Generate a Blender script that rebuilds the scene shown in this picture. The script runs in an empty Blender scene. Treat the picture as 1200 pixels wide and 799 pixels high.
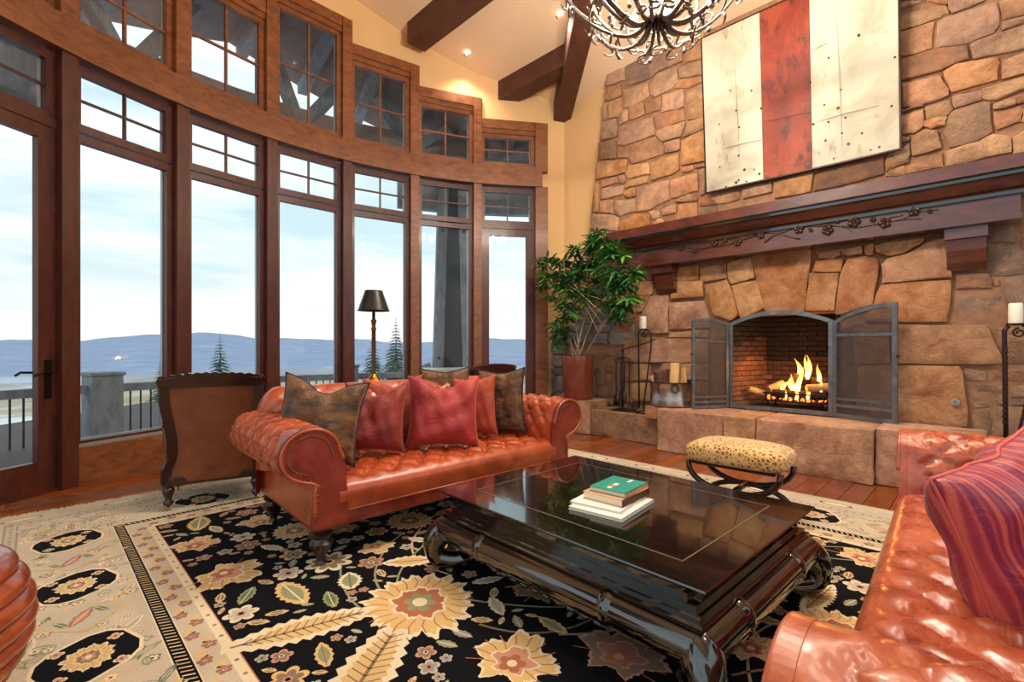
import bpy, bmesh, math, random
from mathutils import Vector, Matrix
random.seed(7)
PI = math.pi
S2 = math.sqrt(0.5)
scene = bpy.context.scene
COL = scene.collection
# ------------------------------------------------------------------ camera
F_PX, V0, CAM_H = 560.0, 405.0, 1.25
cam_d = bpy.data.cameras.new('camera')
cam = bpy.data.objects.new('camera', cam_d)
COL.objects.link(cam)
cam.location = (0, 0, CAM_H)
cam.rotation_euler = (PI/2, 0, 0)
cam_d.sensor_width = 36.0
cam_d.lens = 36.0*F_PX/1200.0
cam_d.shift_y = (V0-399.5)/1200.0
cam_d.clip_start = 0.02
cam_d.clip_end = 9000
scene.camera = cam
# ------------------------------------------------------------------ view + world
scene.view_settings.view_transform = 'Standard'
scene.view_settings.look = 'None'
scene.view_settings.exposure = 0.22
scene.view_settings.gamma = 1.0
scene.view_settings.use_curve_mapping = False
world = bpy.data.worlds.new('sky')
scene.world = world
world.use_nodes = True
wt = world.node_tree
wt.nodes.clear()
def wn(t, **k):
    n = wt.nodes.new(t)
    for a, v in k.items(): setattr(n, a, v)
    return n
w_out = wn('ShaderNodeOutputWorld'); w_bg = wn('ShaderNodeBackground')
w_tc = wn('ShaderNodeTexCoord'); w_map = wn('ShaderNodeMapping')
w_map.inputs['Scale'].default_value = (1.3, 1.3, 9.0)
w_map.inputs['Location'].default_value = (0.3, 0.1, 0.0)
w_no = wn('ShaderNodeTexNoise')
w_no.inputs['Scale'].default_value = 1.7; w_no.inputs['Detail'].default_value = 5; w_no.inputs['Roughness'].default_value = 0.55
w_rp = wn('ShaderNodeValToRGB')
w_rp.color_ramp.elements[0].position = 0.38; w_rp.color_ramp.elements[0].color = (0.54, 0.71, 0.77, 1)
w_rp.color_ramp.elements[1].position = 0.66; w_rp.color_ramp.elements[1].color = (0.92, 0.98, 1.0, 1)
wt.links.new(w_tc.outputs['Generated'], w_map.inputs['Vector'])
wt.links.new(w_map.outputs['Vector'], w_no.inputs['Vector'])
wt.links.new(w_no.outputs['Fac'], w_rp.inputs['Fac'])
w_sep = wn('ShaderNodeSeparateXYZ'); wt.links.new(w_tc.outputs['Generated'], w_sep.inputs[0])
w_mr = wn('ShaderNodeMapRange'); w_mr.inputs['From Min'].default_value = 0.02; w_mr.inputs['From Max'].default_value = 0.16; w_mr.inputs['To Min'].default_value = 0.75; w_mr.inputs['To Max'].default_value = 0.0
wt.links.new(w_sep.outputs['Z'], w_mr.inputs['Value'])
w_mx = wn('ShaderNodeMix', data_type='RGBA'); w_mx.inputs[7].default_value = (0.92, 0.87, 0.82, 1)     # pale warm band along the horizon
wt.links.new(w_mr.outputs[0], w_mx.inputs[0]); wt.links.new(w_rp.outputs['Color'], w_mx.inputs[6])
wt.links.new(w_mx.outputs[2], w_bg.inputs['Color'])
w_bg.inputs['Strength'].default_value = 1.12
CH_W, DL_W = 440.0, 70.0      # lamp power: chandelier, each recessed light
wt.links.new(w_bg.outputs['Background'], w_out.inputs['Surface'])

# ------------------------------------------------------------------ helpers: coordinates
def P(a, b, z=0.0):
    """room axes: a runs along the fireplace wall towards the windows, b runs towards the fireplace wall"""
    return Vector(((b-a)*S2, (a+b)*S2, z))
def on_wall(u, v, b=6.0):
    t = (u-600.0)/F_PX
    y = b/S2/(1+t)
    return (b*(1-t)/(1+t), CAM_H+(V0-v)/F_PX*y)
def on_floor(u, v, z=0.0):
    y = F_PX*(CAM_H-z)/(v-V0)
    x = (u-600.0)/F_PX*y
    return ((y-x)*S2, (x+y)*S2)     # a, b
# ------------------------------------------------------------------ helpers: objects
def tag(o, label=None, cat=None, group=None, kind=None):
    if label: o['label'] = label
    if cat: o['category'] = cat
    if group: o['group'] = group
    if kind: o['kind'] = kind
    return o
def empty(name, loc=(0, 0, 0), rz=0.0, label=None, cat=None, group=None, kind=None):
    o = bpy.data.objects.new(name, None)
    o.empty_display_size = 0.1
    COL.objects.link(o)
    o.location = loc; o.rotation_euler = (0, 0, rz)
    return tag(o, label, cat, group, kind)
class MB:
    def __init__(s): s.v = []; s.f = []; s.m = []; s.c = []
    def add(s, vs, fs, mi=0, col=None):
        n = len(s.v); s.v += [tuple(p) for p in vs]
        for f in fs:
            s.f.append(tuple(i+n for i in f)); s.m.append(mi); s.c.append(col)
        return s
    def box(s, c, d, rz=0.0, mi=0, taper=1.0):
        x, y, z = d[0]/2, d[1]/2, d[2]/2
        ca, sa = math.cos(rz), math.sin(rz)
        vs = []
        for k in (-1, 1):
            q = taper if k > 0 else 1.0
            for (i, j) in ((-1, -1), (1, -1), (1, 1), (-1, 1)):
                X, Y = i*x*q, j*y*q
                vs.append((c[0]+X*ca-Y*sa, c[1]+X*sa+Y*ca, c[2]+k*z))
        return s.add(vs, [(3, 2, 1, 0), (4, 5, 6, 7), (0, 1, 5, 4), (1, 2, 6, 5), (2, 3, 7, 6), (3, 0, 4, 7)], mi)
    def bbox(s, c, d, bev=0.01, rz=0.0, mi=0):
        """box with chamfered edges"""
        bm = bmesh.new(); bmesh.ops.create_cube(bm, size=1.0)
        for v in bm.verts: v.co = Vector((v.co.x*d[0], v.co.y*d[1], v.co.z*d[2]))
        bmesh.ops.bevel(bm, geom=bm.edges[:], offset=bev, segments=2, affect='EDGES', profile=0.5)
        ca, sa = math.cos(rz), math.sin(rz)
        bm.verts.index_update()
        vs = [(c[0]+v.co.x*ca-v.co.y*sa, c[1]+v.co.x*sa+v.co.y*ca, c[2]+v.co.z) for v in bm.verts]
        fs = [tuple(v.index for v in f.verts) for f in bm.faces]
        bm.free()
        return s.add(vs, fs, mi)
    def hexa(s, pts, mi=0):
        return s.add(pts, [(3, 2, 1, 0), (4, 5, 6, 7), (0, 1, 5, 4), (1, 2, 6, 5), (2, 3, 7, 6), (3, 0, 4, 7)], mi)
    def bar(s, p, q, w, h, mi=0, up=(0, 0, 1)):
        p = Vector(p); q = Vector(q); d = (q-p).normalized(); u = Vector(up)
        if abs(d.dot(u)) > 0.98: u = Vector((0, 1, 0))
        r = d.cross(u).normalized()*w/2; u2 = r.cross(d).normalized()*h/2
        return s.hexa([p-r-u2, p+r-u2, p+r+u2, p-r+u2, q-r-u2, q+r-u2, q+r+u2, q-r+u2], mi)
    def prism(s, poly, fn, d0, d1, mi=0):
        """poly 2-D, fn(x, y, d) -> 3-D"""
        n = len(poly)
        vs = [fn(x, y, d0) for x, y in poly]+[fn(x, y, d1) for x, y in poly]
        fs = [tuple(range(n)), tuple(range(2*n-1, n-1, -1))]
        fs += [(i, (i+1) % n, n+(i+1) % n, n+i)[::-1] for i in range(n)]
        return s.add(vs, fs, mi)
    def tube(s, path, r, n=8, mi=0, closed=False, flat=1.0):
        path = [Vector(p) for p in path]; m = len(path)
        rr = r if isinstance(r, (list, tuple)) else [r]*m
        vs = []; fs = []; prev = None
        for i, p in enumerate(path):
            if closed: d = path[(i+1) % m]-path[i-1]
            else: d = path[min(i+1, m-1)]-path[max(i-1, 0)]
            if d.length < 1e-9: d = Vector((0, 0, 1))
            d.normalize()
            if prev is None:
                up = Vector((0, 0, 1)) if abs(d.z) < 0.9 else Vector((1, 0, 0))
                x = d.cross(up).normalized()
            else:
                x = prev-d*prev.dot(d)
                x = x.normalized() if x.length > 1e-6 else d.orthogonal().normalized()
            prev = x; y = d.cross(x)
            for k in range(n):
                a = 2*PI*k/n
                vs.append(p+x*math.cos(a)*rr[i]+y*math.sin(a)*rr[i]*flat)
        rng = m if closed else m-1
        for i in range(rng):
            j = (i+1) % m
            for k in range(n):
                k2 = (k+1) % n
                fs.append((i*n+k, i*n+k2, j*n+k2, j*n+k))
        if not closed:
            fs.append(tuple(range(n))[::-1]); fs.append(tuple((m-1)*n+k for k in range(n)))
        return s.add(vs, fs, mi)
    def lathe(s, prof, n=20, c=(0, 0, 0), mi=0, cap=True, sx=1.0, sy=1.0):
        vs = []; fs = []; m = len(prof)
        for r, z in prof:
            for k in range(n):
                a = 2*PI*k/n
                vs.append((c[0]+r*math.cos(a)*sx, c[1]+r*math.sin(a)*sy, c[2]+z))
        for i in range(m-1):
            for k in range(n):
                k2 = (k+1) % n
                fs.append((i*n+k, i*n+k2, (i+1)*n+k2, (i+1)*n+k))
        if cap:
            fs.append(tuple(range(n))[::-1]); fs.append(tuple((m-1)*n+k for k in range(n)))
        return s.add(vs, fs, mi)
    def ball(s, c, r, n=8, m=6, mi=0, sc=(1, 1, 1)):
        prof = []
        vs = []; fs = []
        for i in range(m+1):
            t = PI*i/m
            for k in range(n):
                a = 2*PI*k/n
                vs.append((c[0]+r*sc[0]*math.sin(t)*math.cos(a), c[1]+r*sc[1]*math.sin(t)*math.sin(a), c[2]-r*sc[2]*math.cos(t)))
        for i in range(m):
            for k in range(n):
                k2 = (k+1) % n
                fs.append((i*n+k, i*n+k2, (i+1)*n+k2, (i+1)*n+k))
        return s.add(vs, fs, mi)
    def grid(s, fn, nu, nv, mi=0, cu=False):
        vs = [fn(i/nu, j/nv) for j in range(nv+1) for i in range(nu+1)]
        w = nu+1
        fs = [(j*w+i, j*w+i+1, (j+1)*w+i+1, (j+1)*w+i) for j in range(nv) for i in range(nu)]
        return s.add(vs, fs, mi)
    def build(s, name, mat, parent=None, smooth=False, loc=None, rz=None, angle=None):
        me = bpy.data.meshes.new(name)
        me.from_pydata(s.v, [], s.f)
        mats = mat if isinstance(mat, (list, tuple)) else [mat]
        for m in mats: me.materials.append(m)
        if any(s.m): me.polygons.foreach_set('material_index', s.m)
        if any(c is not None for c in s.c):
            ca = me.color_attributes.new('Col', 'FLOAT_COLOR', 'CORNER')
            li = 0
            buf = []
            for f, c in zip(s.f, s.c):
                c = c or (0.5, 0.5, 0.5)
                for _ in f: buf += [c[0], c[1], c[2], 1.0]
            ca.data.foreach_set('color', buf)
        bm = bmesh.new(); bm.from_mesh(me)
        bmesh.ops.remove_doubles(bm, verts=bm.verts, dist=1e-6) if smooth else None
        if not any(c is not None for c in s.c): bmesh.ops.recalc_face_normals(bm, faces=bm.faces)
        bm.to_mesh(me); bm.free()
        if smooth:
            me.polygons.foreach_set('use_smooth', [True]*len(me.polygons))
            if angle: me.set_sharp_from_angle(angle=math.radians(angle))
        o = bpy.data.objects.new(name, me)
        COL.objects.link(o)
        if parent is not None: o.parent = parent
        if loc is not None: o.location = loc
        if rz is not None: o.rotation_euler = (0, 0, rz)
        return o
def copy_tree(o, parent=None):
    c = o.copy(); COL.objects.link(c); c.parent = parent
    for ch in list(o.children): copy_tree(ch, c)
    return c
def structure(o, label=None):
    o['kind'] = 'structure'
    if label: o['label'] = label
    return o
# ------------------------------------------------------------------ materials
def srgb(r, g, b):
    def f(c):
        c /= 255.0
        return c/12.92 if c <= 0.04045 else ((c+0.055)/1.055)**2.4
    return (f(r), f(g), f(b), 1.0)
class Mat:
    def __init__(s, name):
        s.m = bpy.data.materials.new(name); s.m.use_nodes = True
        s.t = s.m.node_tree; s.t.nodes.clear()
        s.out = s.n('ShaderNodeOutputMaterial')
    def n(s, t, ins=None, **k):
        x = s.t.nodes.new(t)
        for a, v in k.items(): setattr(x, a, v)
        for a, v in (ins or {}).items():
            if hasattr(v, 'is_output'): s.t.links.new(v, x.inputs[a])
            else: x.inputs[a].default_value = v
        return x
    def l(s, a, b): s.t.links.new(a, b)
    def bsdf(s, **ins):
        b = s.n('ShaderNodeBsdfPrincipled')
        for k, v in ins.items():
            k = k.replace('_', ' ')
            if hasattr(v, 'is_output'): s.l(v, b.inputs[k])
            else: b.inputs[k].default_value = v
        s.l(b.outputs['BSDF'], s.out.inputs['Surface'])
        s.b = b
        return b
    def coord(s, kind='Object', scale=(1, 1, 1), rot=(0, 0, 0), rnd=0.0):
        tc = s.n('ShaderNodeTexCoord')
        v = tc.outputs[kind]
        if rnd:
            oi = s.n('ShaderNodeObjectInfo')
            m = s.n('ShaderNodeMath', {0: oi.outputs['Random'], 1: rnd}, operation='MULTIPLY')
            va = s.n('ShaderNodeVectorMath', {0: v, 1: m.outputs[0]}, operation='ADD'); v = va.outputs[0]
        mp = s.n('ShaderNodeMapping', {'Vector': v, 'Scale': scale, 'Rotation': rot})
        return mp.outputs['Vector']
    def noise(s, vec, scale=5, detail=4, rough=0.55, dist=0.0):
        return s.n('ShaderNodeTexNoise', {'Vector': vec, 'Scale': scale, 'Detail': detail, 'Roughness': rough, 'Distortion': dist})
    def ramp(s, fac, stops):
        r = s.n('ShaderNodeValToRGB', {'Fac': fac})
        e = r.color_ramp.elements
        while len(e) < len(stops): e.new(0.5)
        for i, (p, c) in enumerate(stops): e[i].position = p; e[i].color = c if len(c) == 4 else (*c, 1)
        return r.outputs['Color']
    def mix(s, fac, a, b, mode='MIX'):
        x = s.n('ShaderNodeMix', data_type='RGBA', blend_type=mode)
        for i, v in ((0, fac), (6, a), (7, b)):
            if hasattr(v, 'is_output'): s.l(v, x.inputs[i])
            else: x.inputs[i].default_value = v
        return x.outputs[2]
    def bump(s, h, strength=0.3, dist=0.01):
        b = s.n('ShaderNodeBump', {'Height': h, 'Strength': strength, 'Distance': dist})
        s.l(b.outputs['Normal'], s.b.inputs['Normal'])
    def rand_hsv(s, col, dh=0.02, ds=0.15, dv=0.25):
        oi = s.n('ShaderNodeObjectInfo')
        r = oi.outputs['Random']
        def mr(lo, hi, mul):
            f = s.n('ShaderNodeMath', {0: r, 1: mul}, operation='MULTIPLY')
            fr = s.n('ShaderNodeMath', {0: f.outputs[0]}, operation='FRACT')
            m = s.n('ShaderNodeMapRange', {'Value': fr.outputs[0], 'To Min': lo, 'To Max': hi})
            return m.outputs[0]
        h = s.n('ShaderNodeHueSaturation', {'Color': col, 'Hue': mr(0.5-dh, 0.5+dh, 7.13), 'Saturation': mr(1-ds, 1+ds, 13.7), 'Value': mr(1-dv, 1+dv, 29.3)})
        return h.outputs['Color']
def simple(name, col, rough=0.5, metal=0.0, noise=0.0, nscale=8, coat=0.0, bump=0.0, bscale=40, spec=0.5):
    M = Mat(name); v = M.coord()
    c = col
    if noise:
        n = M.noise(v, nscale, 4)
        c = M.ramp(n.outputs['Fac'], [(0.3, tuple(x*(1-noise) for x in col[:3])), (0.7, tuple(min(1, x*(1+noise)) for x in col[:3]))])
    M.bsdf(Base_Color=c, Roughness=rough, Metallic=metal, Coat_Weight=coat, Specular_IOR_Level=spec)
    if bump:
        n2 = M.noise(v, bscale, 3); M.bump(n2.outputs['Fac'], bump, 0.01)
    return M.m
def wood(name, dark, light, scale=(1, 1, 1), rough=0.4, coat=0.0, knots=True, rnd=0.0, hsv=None, grain=9.0):
    M = Mat(name)
    v = M.coord('Object', scale, rnd=rnd)
    n = M.noise(v, grain, 5, 0.6, 0.6)
    c = M.ramp(n.outputs['Fac'], [(0.22, dark), (0.5, tuple((d+l)/2 for d, l in zip(dark, light))), (0.8, light)])
    if knots:
        v2 = M.coord('Object', (1, 1, 1))
        k = M.n('ShaderNodeTexVoronoi', {'Vector': v2, 'Scale': 3.3})
        kf = M.ramp(k.outputs['Distance'], [(0.02, (0.8, 0.8, 0.8, 1)), (0.08, (0, 0, 0, 1))])
        c = M.mix(kf, c, tuple(x*0.35 for x in dark[:3])+(1,))
    if hsv: c = M.rand_hsv(c, *hsv)
    M.bsdf(Base_Color=c, Roughness=rough, Coat_Weight=coat, Coat_Roughness=0.15)
    M.bump(n.outputs['Fac'], 0.12, 0.01)
    return M.m
def stone_mat(name, stops, rough=0.85, hsv=(0.012, 0.2, 0.22)):
    M = Mat(name)
    v = M.coord('Object', rnd=9.0)
    n = M.noise(v, 3.2, 6, 0.62, 0.5)
    c = M.ramp(n.outputs['Fac'], stops)
    n2 = M.noise(v, 13, 7, 0.68)
    c = M.mix(0.42, c, M.ramp(n2.outputs['Fac'], [(0.3, (0.18, 0.17, 0.16)), (0.7, (0.75, 0.75, 0.75))]), 'OVERLAY')
    c = M.rand_hsv(c, *hsv)
    M.bsdf(Base_Color=c, Roughness=rough)
    nb = M.noise(v, 8, 9, 0.7, 0.3)
    cr = M.n('ShaderNodeTexVoronoi', {'Vector': M.noise(v, 2.5, 3).outputs['Color'], 'Scale': 7.0}, feature='DISTANCE_TO_EDGE')
    ce = M.ramp(cr.outputs['Distance'], [(0.0, (0, 0, 0)), (0.05, (1, 1, 1))])
    hh = M.n('ShaderNodeMath', {0: nb.outputs['Fac'], 1: M.n('ShaderNodeMath', {0: ce, 1: 0.12}, operation='MULTIPLY').outputs[0]}, operation='ADD')
    M.bump(hh.outputs[0], 0.85, 0.04)
    return M.m
def leather(name, dark, mid, light, rough=0.32, aged=0.5):
    M = Mat(name); v = M.coord()
    n = M.noise(v, 5.0, 6, 0.65, 0.4)
    c = M.ramp(n.outputs['Fac'], [(0.3, dark), (0.52, mid), (0.75, light)])
    w = M.n('ShaderNodeTexVoronoi', {'Vector': v, 'Scale': 7.0}, feature='DISTANCE_TO_EDGE')
    wn_ = M.ramp(w.outputs['Distance'], [(0.0, (1, 1, 1)), (0.02, (0, 0, 0))])
    c = M.mix(M.n('ShaderNodeMath', {0: wn_, 1: aged*0.35}, operation='MULTIPLY').outputs[0], c, light)
    r = M.n('ShaderNodeMapRange', {'Value': n.outputs['Fac'], 'To Min': rough-0.08, 'To Max': rough+0.12})
    M.bsdf(Base_Color=c, Roughness=r.outputs[0], Coat_Weight=0.4, Coat_Roughness=0.22)
    nb = M.noise(v, 14, 5, 0.6); M.bump(nb.outputs['Fac'], 0.12, 0.02)
    return M.m
def emis(name, col, strength):
    M = Mat(name)
    e = M.n('ShaderNodeEmission', {'Color': col, 'Strength': strength})
    M.l(e.outputs[0], M.out.inputs['Surface'])
    return M.m
MT = {}
MT['plaster'] = simple('plaster', srgb(226, 186, 132), 0.9, noise=0.06, nscale=1.2, bump=0.08, bscale=18)
MT['ceiling'] = simple('ceiling_plaster', srgb(236, 206, 172), 0.92, noise=0.05, nscale=0.9, bump=0.08, bscale=14)
MT['alder'] = wood('alder', srgb(86, 46, 22), srgb(156, 92, 48), (1, 1, 2.6), 0.42, 0.1, grain=7)
MT['alder_backlit'] = wood('alder_backlit', srgb(52, 20, 15), srgb(98, 44, 28), (1, 1, 0.35), 0.4, 0.1, knots=False, grain=14)  # same alder, darkened to paint in the shade of backlit frames
MT['rafter'] = wood('rafter_timber', srgb(60, 30, 20), srgb(100, 56, 38), (1, 1, 1), 0.6, 0.0, grain=6)
MT['mantel'] = wood('mantel_wood', srgb(56, 22, 18), srgb(112, 56, 42), (1, 1, 3), 0.26, 0.9, knots=False, grain=4)
MT['carving'] = simple('carved_bronze_wood', srgb(88, 58, 40), 0.3, 0.35, noise=0.4, nscale=40)
MT['floor'] = wood('floor_plank', srgb(92, 42, 20), srgb(158, 84, 44), (2.0, 2.0, 2.0), 0.28, 0.2, knots=False, rnd=7, hsv=(0.01, 0.12, 0.3), grain=3.5)
MT['subfloor'] = simple('subfloor', srgb(50, 26, 14), 0.6)
MT['stone_wall'] = stone_mat('wall_sandstone', [(0.28, srgb(136, 98, 74)), (0.45, srgb(170, 128, 98)), (0.6, srgb(190, 146, 110)), (0.75, srgb(184, 124, 82))], hsv=(0.008, 0.16, 0.13))
MT['stone_big'] = stone_mat('buff_sandstone', [(0.28, srgb(146, 94, 62)), (0.46, srgb(180, 130, 92)), (0.62, srgb(200, 154, 116)), (0.76, srgb(178, 118, 76))], hsv=(0.008, 0.12, 0.10))
MT['stone_dark'] = stone_mat('rusty_sandstone', [(0.28, srgb(116, 92, 78)), (0.46, srgb(146, 114, 92)), (0.6, srgb(162, 124, 96)), (0.78, srgb(134, 114, 102))], hsv=(0.006, 0.12, 0.14))
MT['stone_grey'] = stone_mat('grey_stone', [(0.28, srgb(96, 96, 94)), (0.46, srgb(136, 134, 128)), (0.6, srgb(160, 156, 148)), (0.78, srgb(150, 120, 96))], hsv=(0.01, 0.3, 0.18))
MT['mortar'] = simple('mortar', srgb(150, 112, 84), 0.95, noise=0.25, nscale=12, bump=0.5, bscale=30)
MT['brick'] = Mat('fire_brick')
_M = MT['brick']; _v = _M.coord('Object', rnd=5); _n = _M.noise(_v, 14, 4)
_c = _M.rand_hsv(_M.ramp(_n.outputs['Fac'], [(0.3, srgb(118, 74, 50)), (0.7, srgb(168, 114, 80))]), 0.012, 0.1, 0.2)
_M.bsdf(Base_Color=_c, Roughness=0.9); _M.bump(_n.outputs['Fac'], 0.3, 0.01); MT['brick'] = _M.m
MT['soot'] = simple('soot', srgb(34, 27, 23), 0.95, noise=0.3)
MT['iron'] = simple('wrought_iron', srgb(40, 38, 40), 0.45, 0.6, noise=0.3, nscale=30)
MT['iron_brown'] = simple('brown_iron', srgb(52, 34, 30), 0.4, 0.5, noise=0.3, nscale=30)
MT['steel'] = simple('blued_steel', srgb(118, 124, 130), 0.42, 0.85, noise=0.3, nscale=12)
MT['pewter'] = simple('hammered_pewter', srgb(178, 166, 158), 0.26, 0.95, noise=0.25, nscale=9, bump=0.25, bscale=45)
MT['brass'] = simple('brass', srgb(176, 126, 52), 0.25, 1.0, noise=0.2)
MT['aged_brass'] = simple('aged_brass', srgb(96, 64, 38), 0.3, 0.9, noise=0.3)
MT['lacquer'] = simple('black_lacquer', srgb(15, 12, 11), 0.12, 0.0, noise=0.25, nscale=5, coat=1.0, spec=0.9)
MT['lacquer_line'] = simple('gilt_line', srgb(112, 92, 66), 0.4)
MT['mahogany'] = wood('mahogany', srgb(26, 9, 8), srgb(62, 24, 18), (1, 1, 0.4), 0.28, 0.3, knots=False, grain=10)
MT['leather'] = leather('cognac_leather', srgb(136, 52, 24), srgb(172, 74, 36), srgb(192, 98, 56))
MT['leather_red'] = leather('oxblood_leather', srgb(126, 44, 26), srgb(178, 84, 54), srgb(208, 124, 90), 0.26, 0.9)
MT['leather_side'] = leather('burgundy_leather', srgb(92, 24, 16), srgb(138, 46, 32), srgb(160, 66, 48), 0.36, 0.2)
MT['chair_leather'] = leather('chair_leather', srgb(84, 38, 16), srgb(112, 54, 22), srgb(134, 70, 34), 0.4, 0.1)
MT['rib_leather'] = leather('ribbed_leather', srgb(110, 44, 24), srgb(156, 72, 40), srgb(190, 104, 66), 0.18, 0.2)
MT['nail'] = simple('nailhead_brass', srgb(150, 104, 58), 0.35, 0.9)
def glass():
    M = Mat('window_glass')
    tr = M.n('ShaderNodeBsdfTransparent', {'Color': (0.97, 0.985, 0.985, 1)})
    gl = M.n('ShaderNodeBsdfGlossy', {'Color': (1, 1, 1, 1), 'Roughness': 0.01})
    fr = M.n('ShaderNodeFresnel', {'IOR': 1.35})
    mx = M.n('ShaderNodeMixShader', {0: fr.outputs[0], 1: tr.outputs[0], 2: gl.outputs[0]})
    M.l(mx.outputs[0], M.out.inputs['Surface'])
    return M.m
MT['glass'] = glass()
def wire_mesh():
    M = Mat('wire_mesh')
    tr = M.n('ShaderNodeBsdfTransparent')
    df = M.n('ShaderNodeBsdfPrincipled', {'Base Color': srgb(74, 70, 70), 'Metallic': 0.4, 'Roughness': 0.5})
    mx = M.n('ShaderNodeMixShader', {0: 0.64, 1: tr.outputs[0], 2: df.outputs[0]})
    M.l(mx.outputs[0], M.out.inputs['Surface'])
    return M.m
MT['mesh'] = wire_mesh()
def fabric(name, dark, light, stripe=0.0, rough=0.6, sheen=0.5, nscale=6, streak=(1, 1, 1), axis='X', sscale=18, bump=0.25):
    M = Mat(name); v = M.coord('Object', streak)
    n = M.noise(v, nscale, 5, 0.6, 0.3)
    c = M.ramp(n.outputs['Fac'], [(0.32, dark), (0.68, light)])
    if stripe:
        w = M.n('ShaderNodeTexWave', {'Vector': M.coord('Object'), 'Scale': sscale, 'Distortion': 0.6, 'Detail': 2}, bands_direction=axis)
        c = M.mix(M.n('ShaderNodeMath', {0: w.outputs['Fac'], 1: stripe}, operation='MULTIPLY').outputs[0], c, light)
    M.bsdf(Base_Color=c, Roughness=rough, Sheen_Weight=sheen*0.3, Sheen_Roughness=0.4)
    nb = M.noise(M.coord('Object'), 9, 4, 0.55, 1.2); M.bump(nb.outputs['Fac'], bump, 0.05)
    return M.m
MT['silk_red'] = fabric('red_silk', srgb(104, 22, 18), srgb(146, 40, 28), 0, 0.62)
MT['silk_orange'] = fabric('orange_silk', srgb(144, 46, 26), srgb(178, 70, 40), 0, 0.62)
MT['silk_crimson'] = fabric('crimson_silk', srgb(134, 22, 28), srgb(172, 48, 38), 0.35, 0.58, streak=(1, 1, 0.2), sscale=30)
MT['silk_magenta'] = fabric('magenta_silk', srgb(128, 30, 58), srgb(150, 44, 62), 0, 0.4)
MT['velvet_brown'] = fabric('brown_velvet', srgb(18, 12, 9), srgb(126, 78, 32), 0, 0.55, 0.8, 7, (1, 1, 2.2), bump=0.5)
MT['velvet_dark'] = fabric('dark_trim', srgb(24, 15, 11), srgb(46, 28, 18), 0, 0.7, 0.5)
MT['piping_magenta'] = simple('magenta_piping', srgb(206, 96, 88), 0.5)
def leopard():
    M = Mat('leopard_print'); v = M.coord()
    vo = M.n('ShaderNodeTexVoronoi', {'Vector': v, 'Scale': 36.0, 'Randomness': 0.9}, feature='DISTANCE_TO_EDGE')
    n = M.noise(v, 6, 3)
    base = M.ramp(n.outputs['Fac'], [(0.3, srgb(150, 92, 36)), (0.7, srgb(190, 124, 56))])
    c = M.mix(M.ramp(vo.outputs['Distance'], [(0.10, (1, 1, 1)), (0.2, (0, 0, 0))]), base, srgb(230, 188, 122))
    v1 = M.n('ShaderNodeTexVoronoi', {'Vector': v, 'Scale': 36.0, 'Randomness': 0.9})
    c = M.mix(M.ramp(v1.outputs['Distance'], [(0.16, (1, 1, 1)), (0.30, (0, 0, 0))]), c, srgb(84, 48, 22))
    M.bsdf(Base_Color=c, Roughness=0.8, Sheen_Weight=0.3)
    return M.m
MT['leopard'] = leopard()
def rugmat():
    M = Mat('rug_wool')
    a = M.n('ShaderNodeAttribute', attribute_name='Col')
    v = M.coord('Object')
    n = M.noise(v, 3.0, 5, 0.6); n2 = M.noise(v, 220, 2, 0.5)
    c = M.mix(0.35, a.outputs['Color'], M.ramp(n.outputs['Fac'], [(0.3, (0.32, 0.32, 0.32)), (0.7, (0.68, 0.68, 0.68))]), 'OVERLAY')
    c = M.mix(0.3, c, M.ramp(n2.outputs['Fac'], [(0.3, (0.25, 0.25, 0.25)), (0.7, (0.75, 0.75, 0.75))]), 'OVERLAY')
    M.bsdf(Base_Color=c, Roughness=0.92, Specular_IOR_Level=0.12)
    M.bump(n2.outputs['Fac'], 0.3, 0.004)
    return M.m
MT['rug'] = rugmat()
MT['fringe'] = simple('rug_fringe', srgb(206, 190, 168), 0.9)
MT['wax'] = simple('candle_wax', srgb(240, 232, 214), 0.5)
MT['pot'] = simple('oxblood_glaze', srgb(128, 62, 46), 0.24, 0.0, noise=0.2, nscale=2, coat=0.5)
MT['soil'] = simple('soil', srgb(50, 36, 26), 0.95)
MT['bark'] = simple('pale_bark', srgb(176, 156, 130), 0.8, noise=0.25, nscale=30)
def leafmat(name, c1, c2):
    M = Mat(name); oi = M.n('ShaderNodeObjectInfo')
    c = M.ramp(oi.outputs['Random'], [(0.0, c1), (1.0, c2)])
    M.bsdf(Base_Color=c, Roughness=0.38, Specular_IOR_Level=0.6)
    return M.m
MT['leaf'] = leafmat('glossy_leaf', srgb(26, 84, 54), srgb(92, 148, 62))
MT['needle'] = simple('fir_needles', srgb(92, 118, 104), 0.8, noise=0.3, nscale=3)
MT['split_wood'] = wood('split_firewood', srgb(190, 140, 84), srgb(232, 190, 132), (1, 1, 0.3), 0.8, knots=False, grain=14)
MT['bark_dark'] = simple('firewood_bark', srgb(92, 58, 44), 0.9, noise=0.4, nscale=25, bump=0.5)
MT['char'] = simple('charred_log', srgb(60, 34, 24), 0.9, noise=0.5, nscale=18, bump=0.5)
MT['ember'] = emis('glowing_ember', (1.0, 0.22, 0.04, 1), 2.2)
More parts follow.
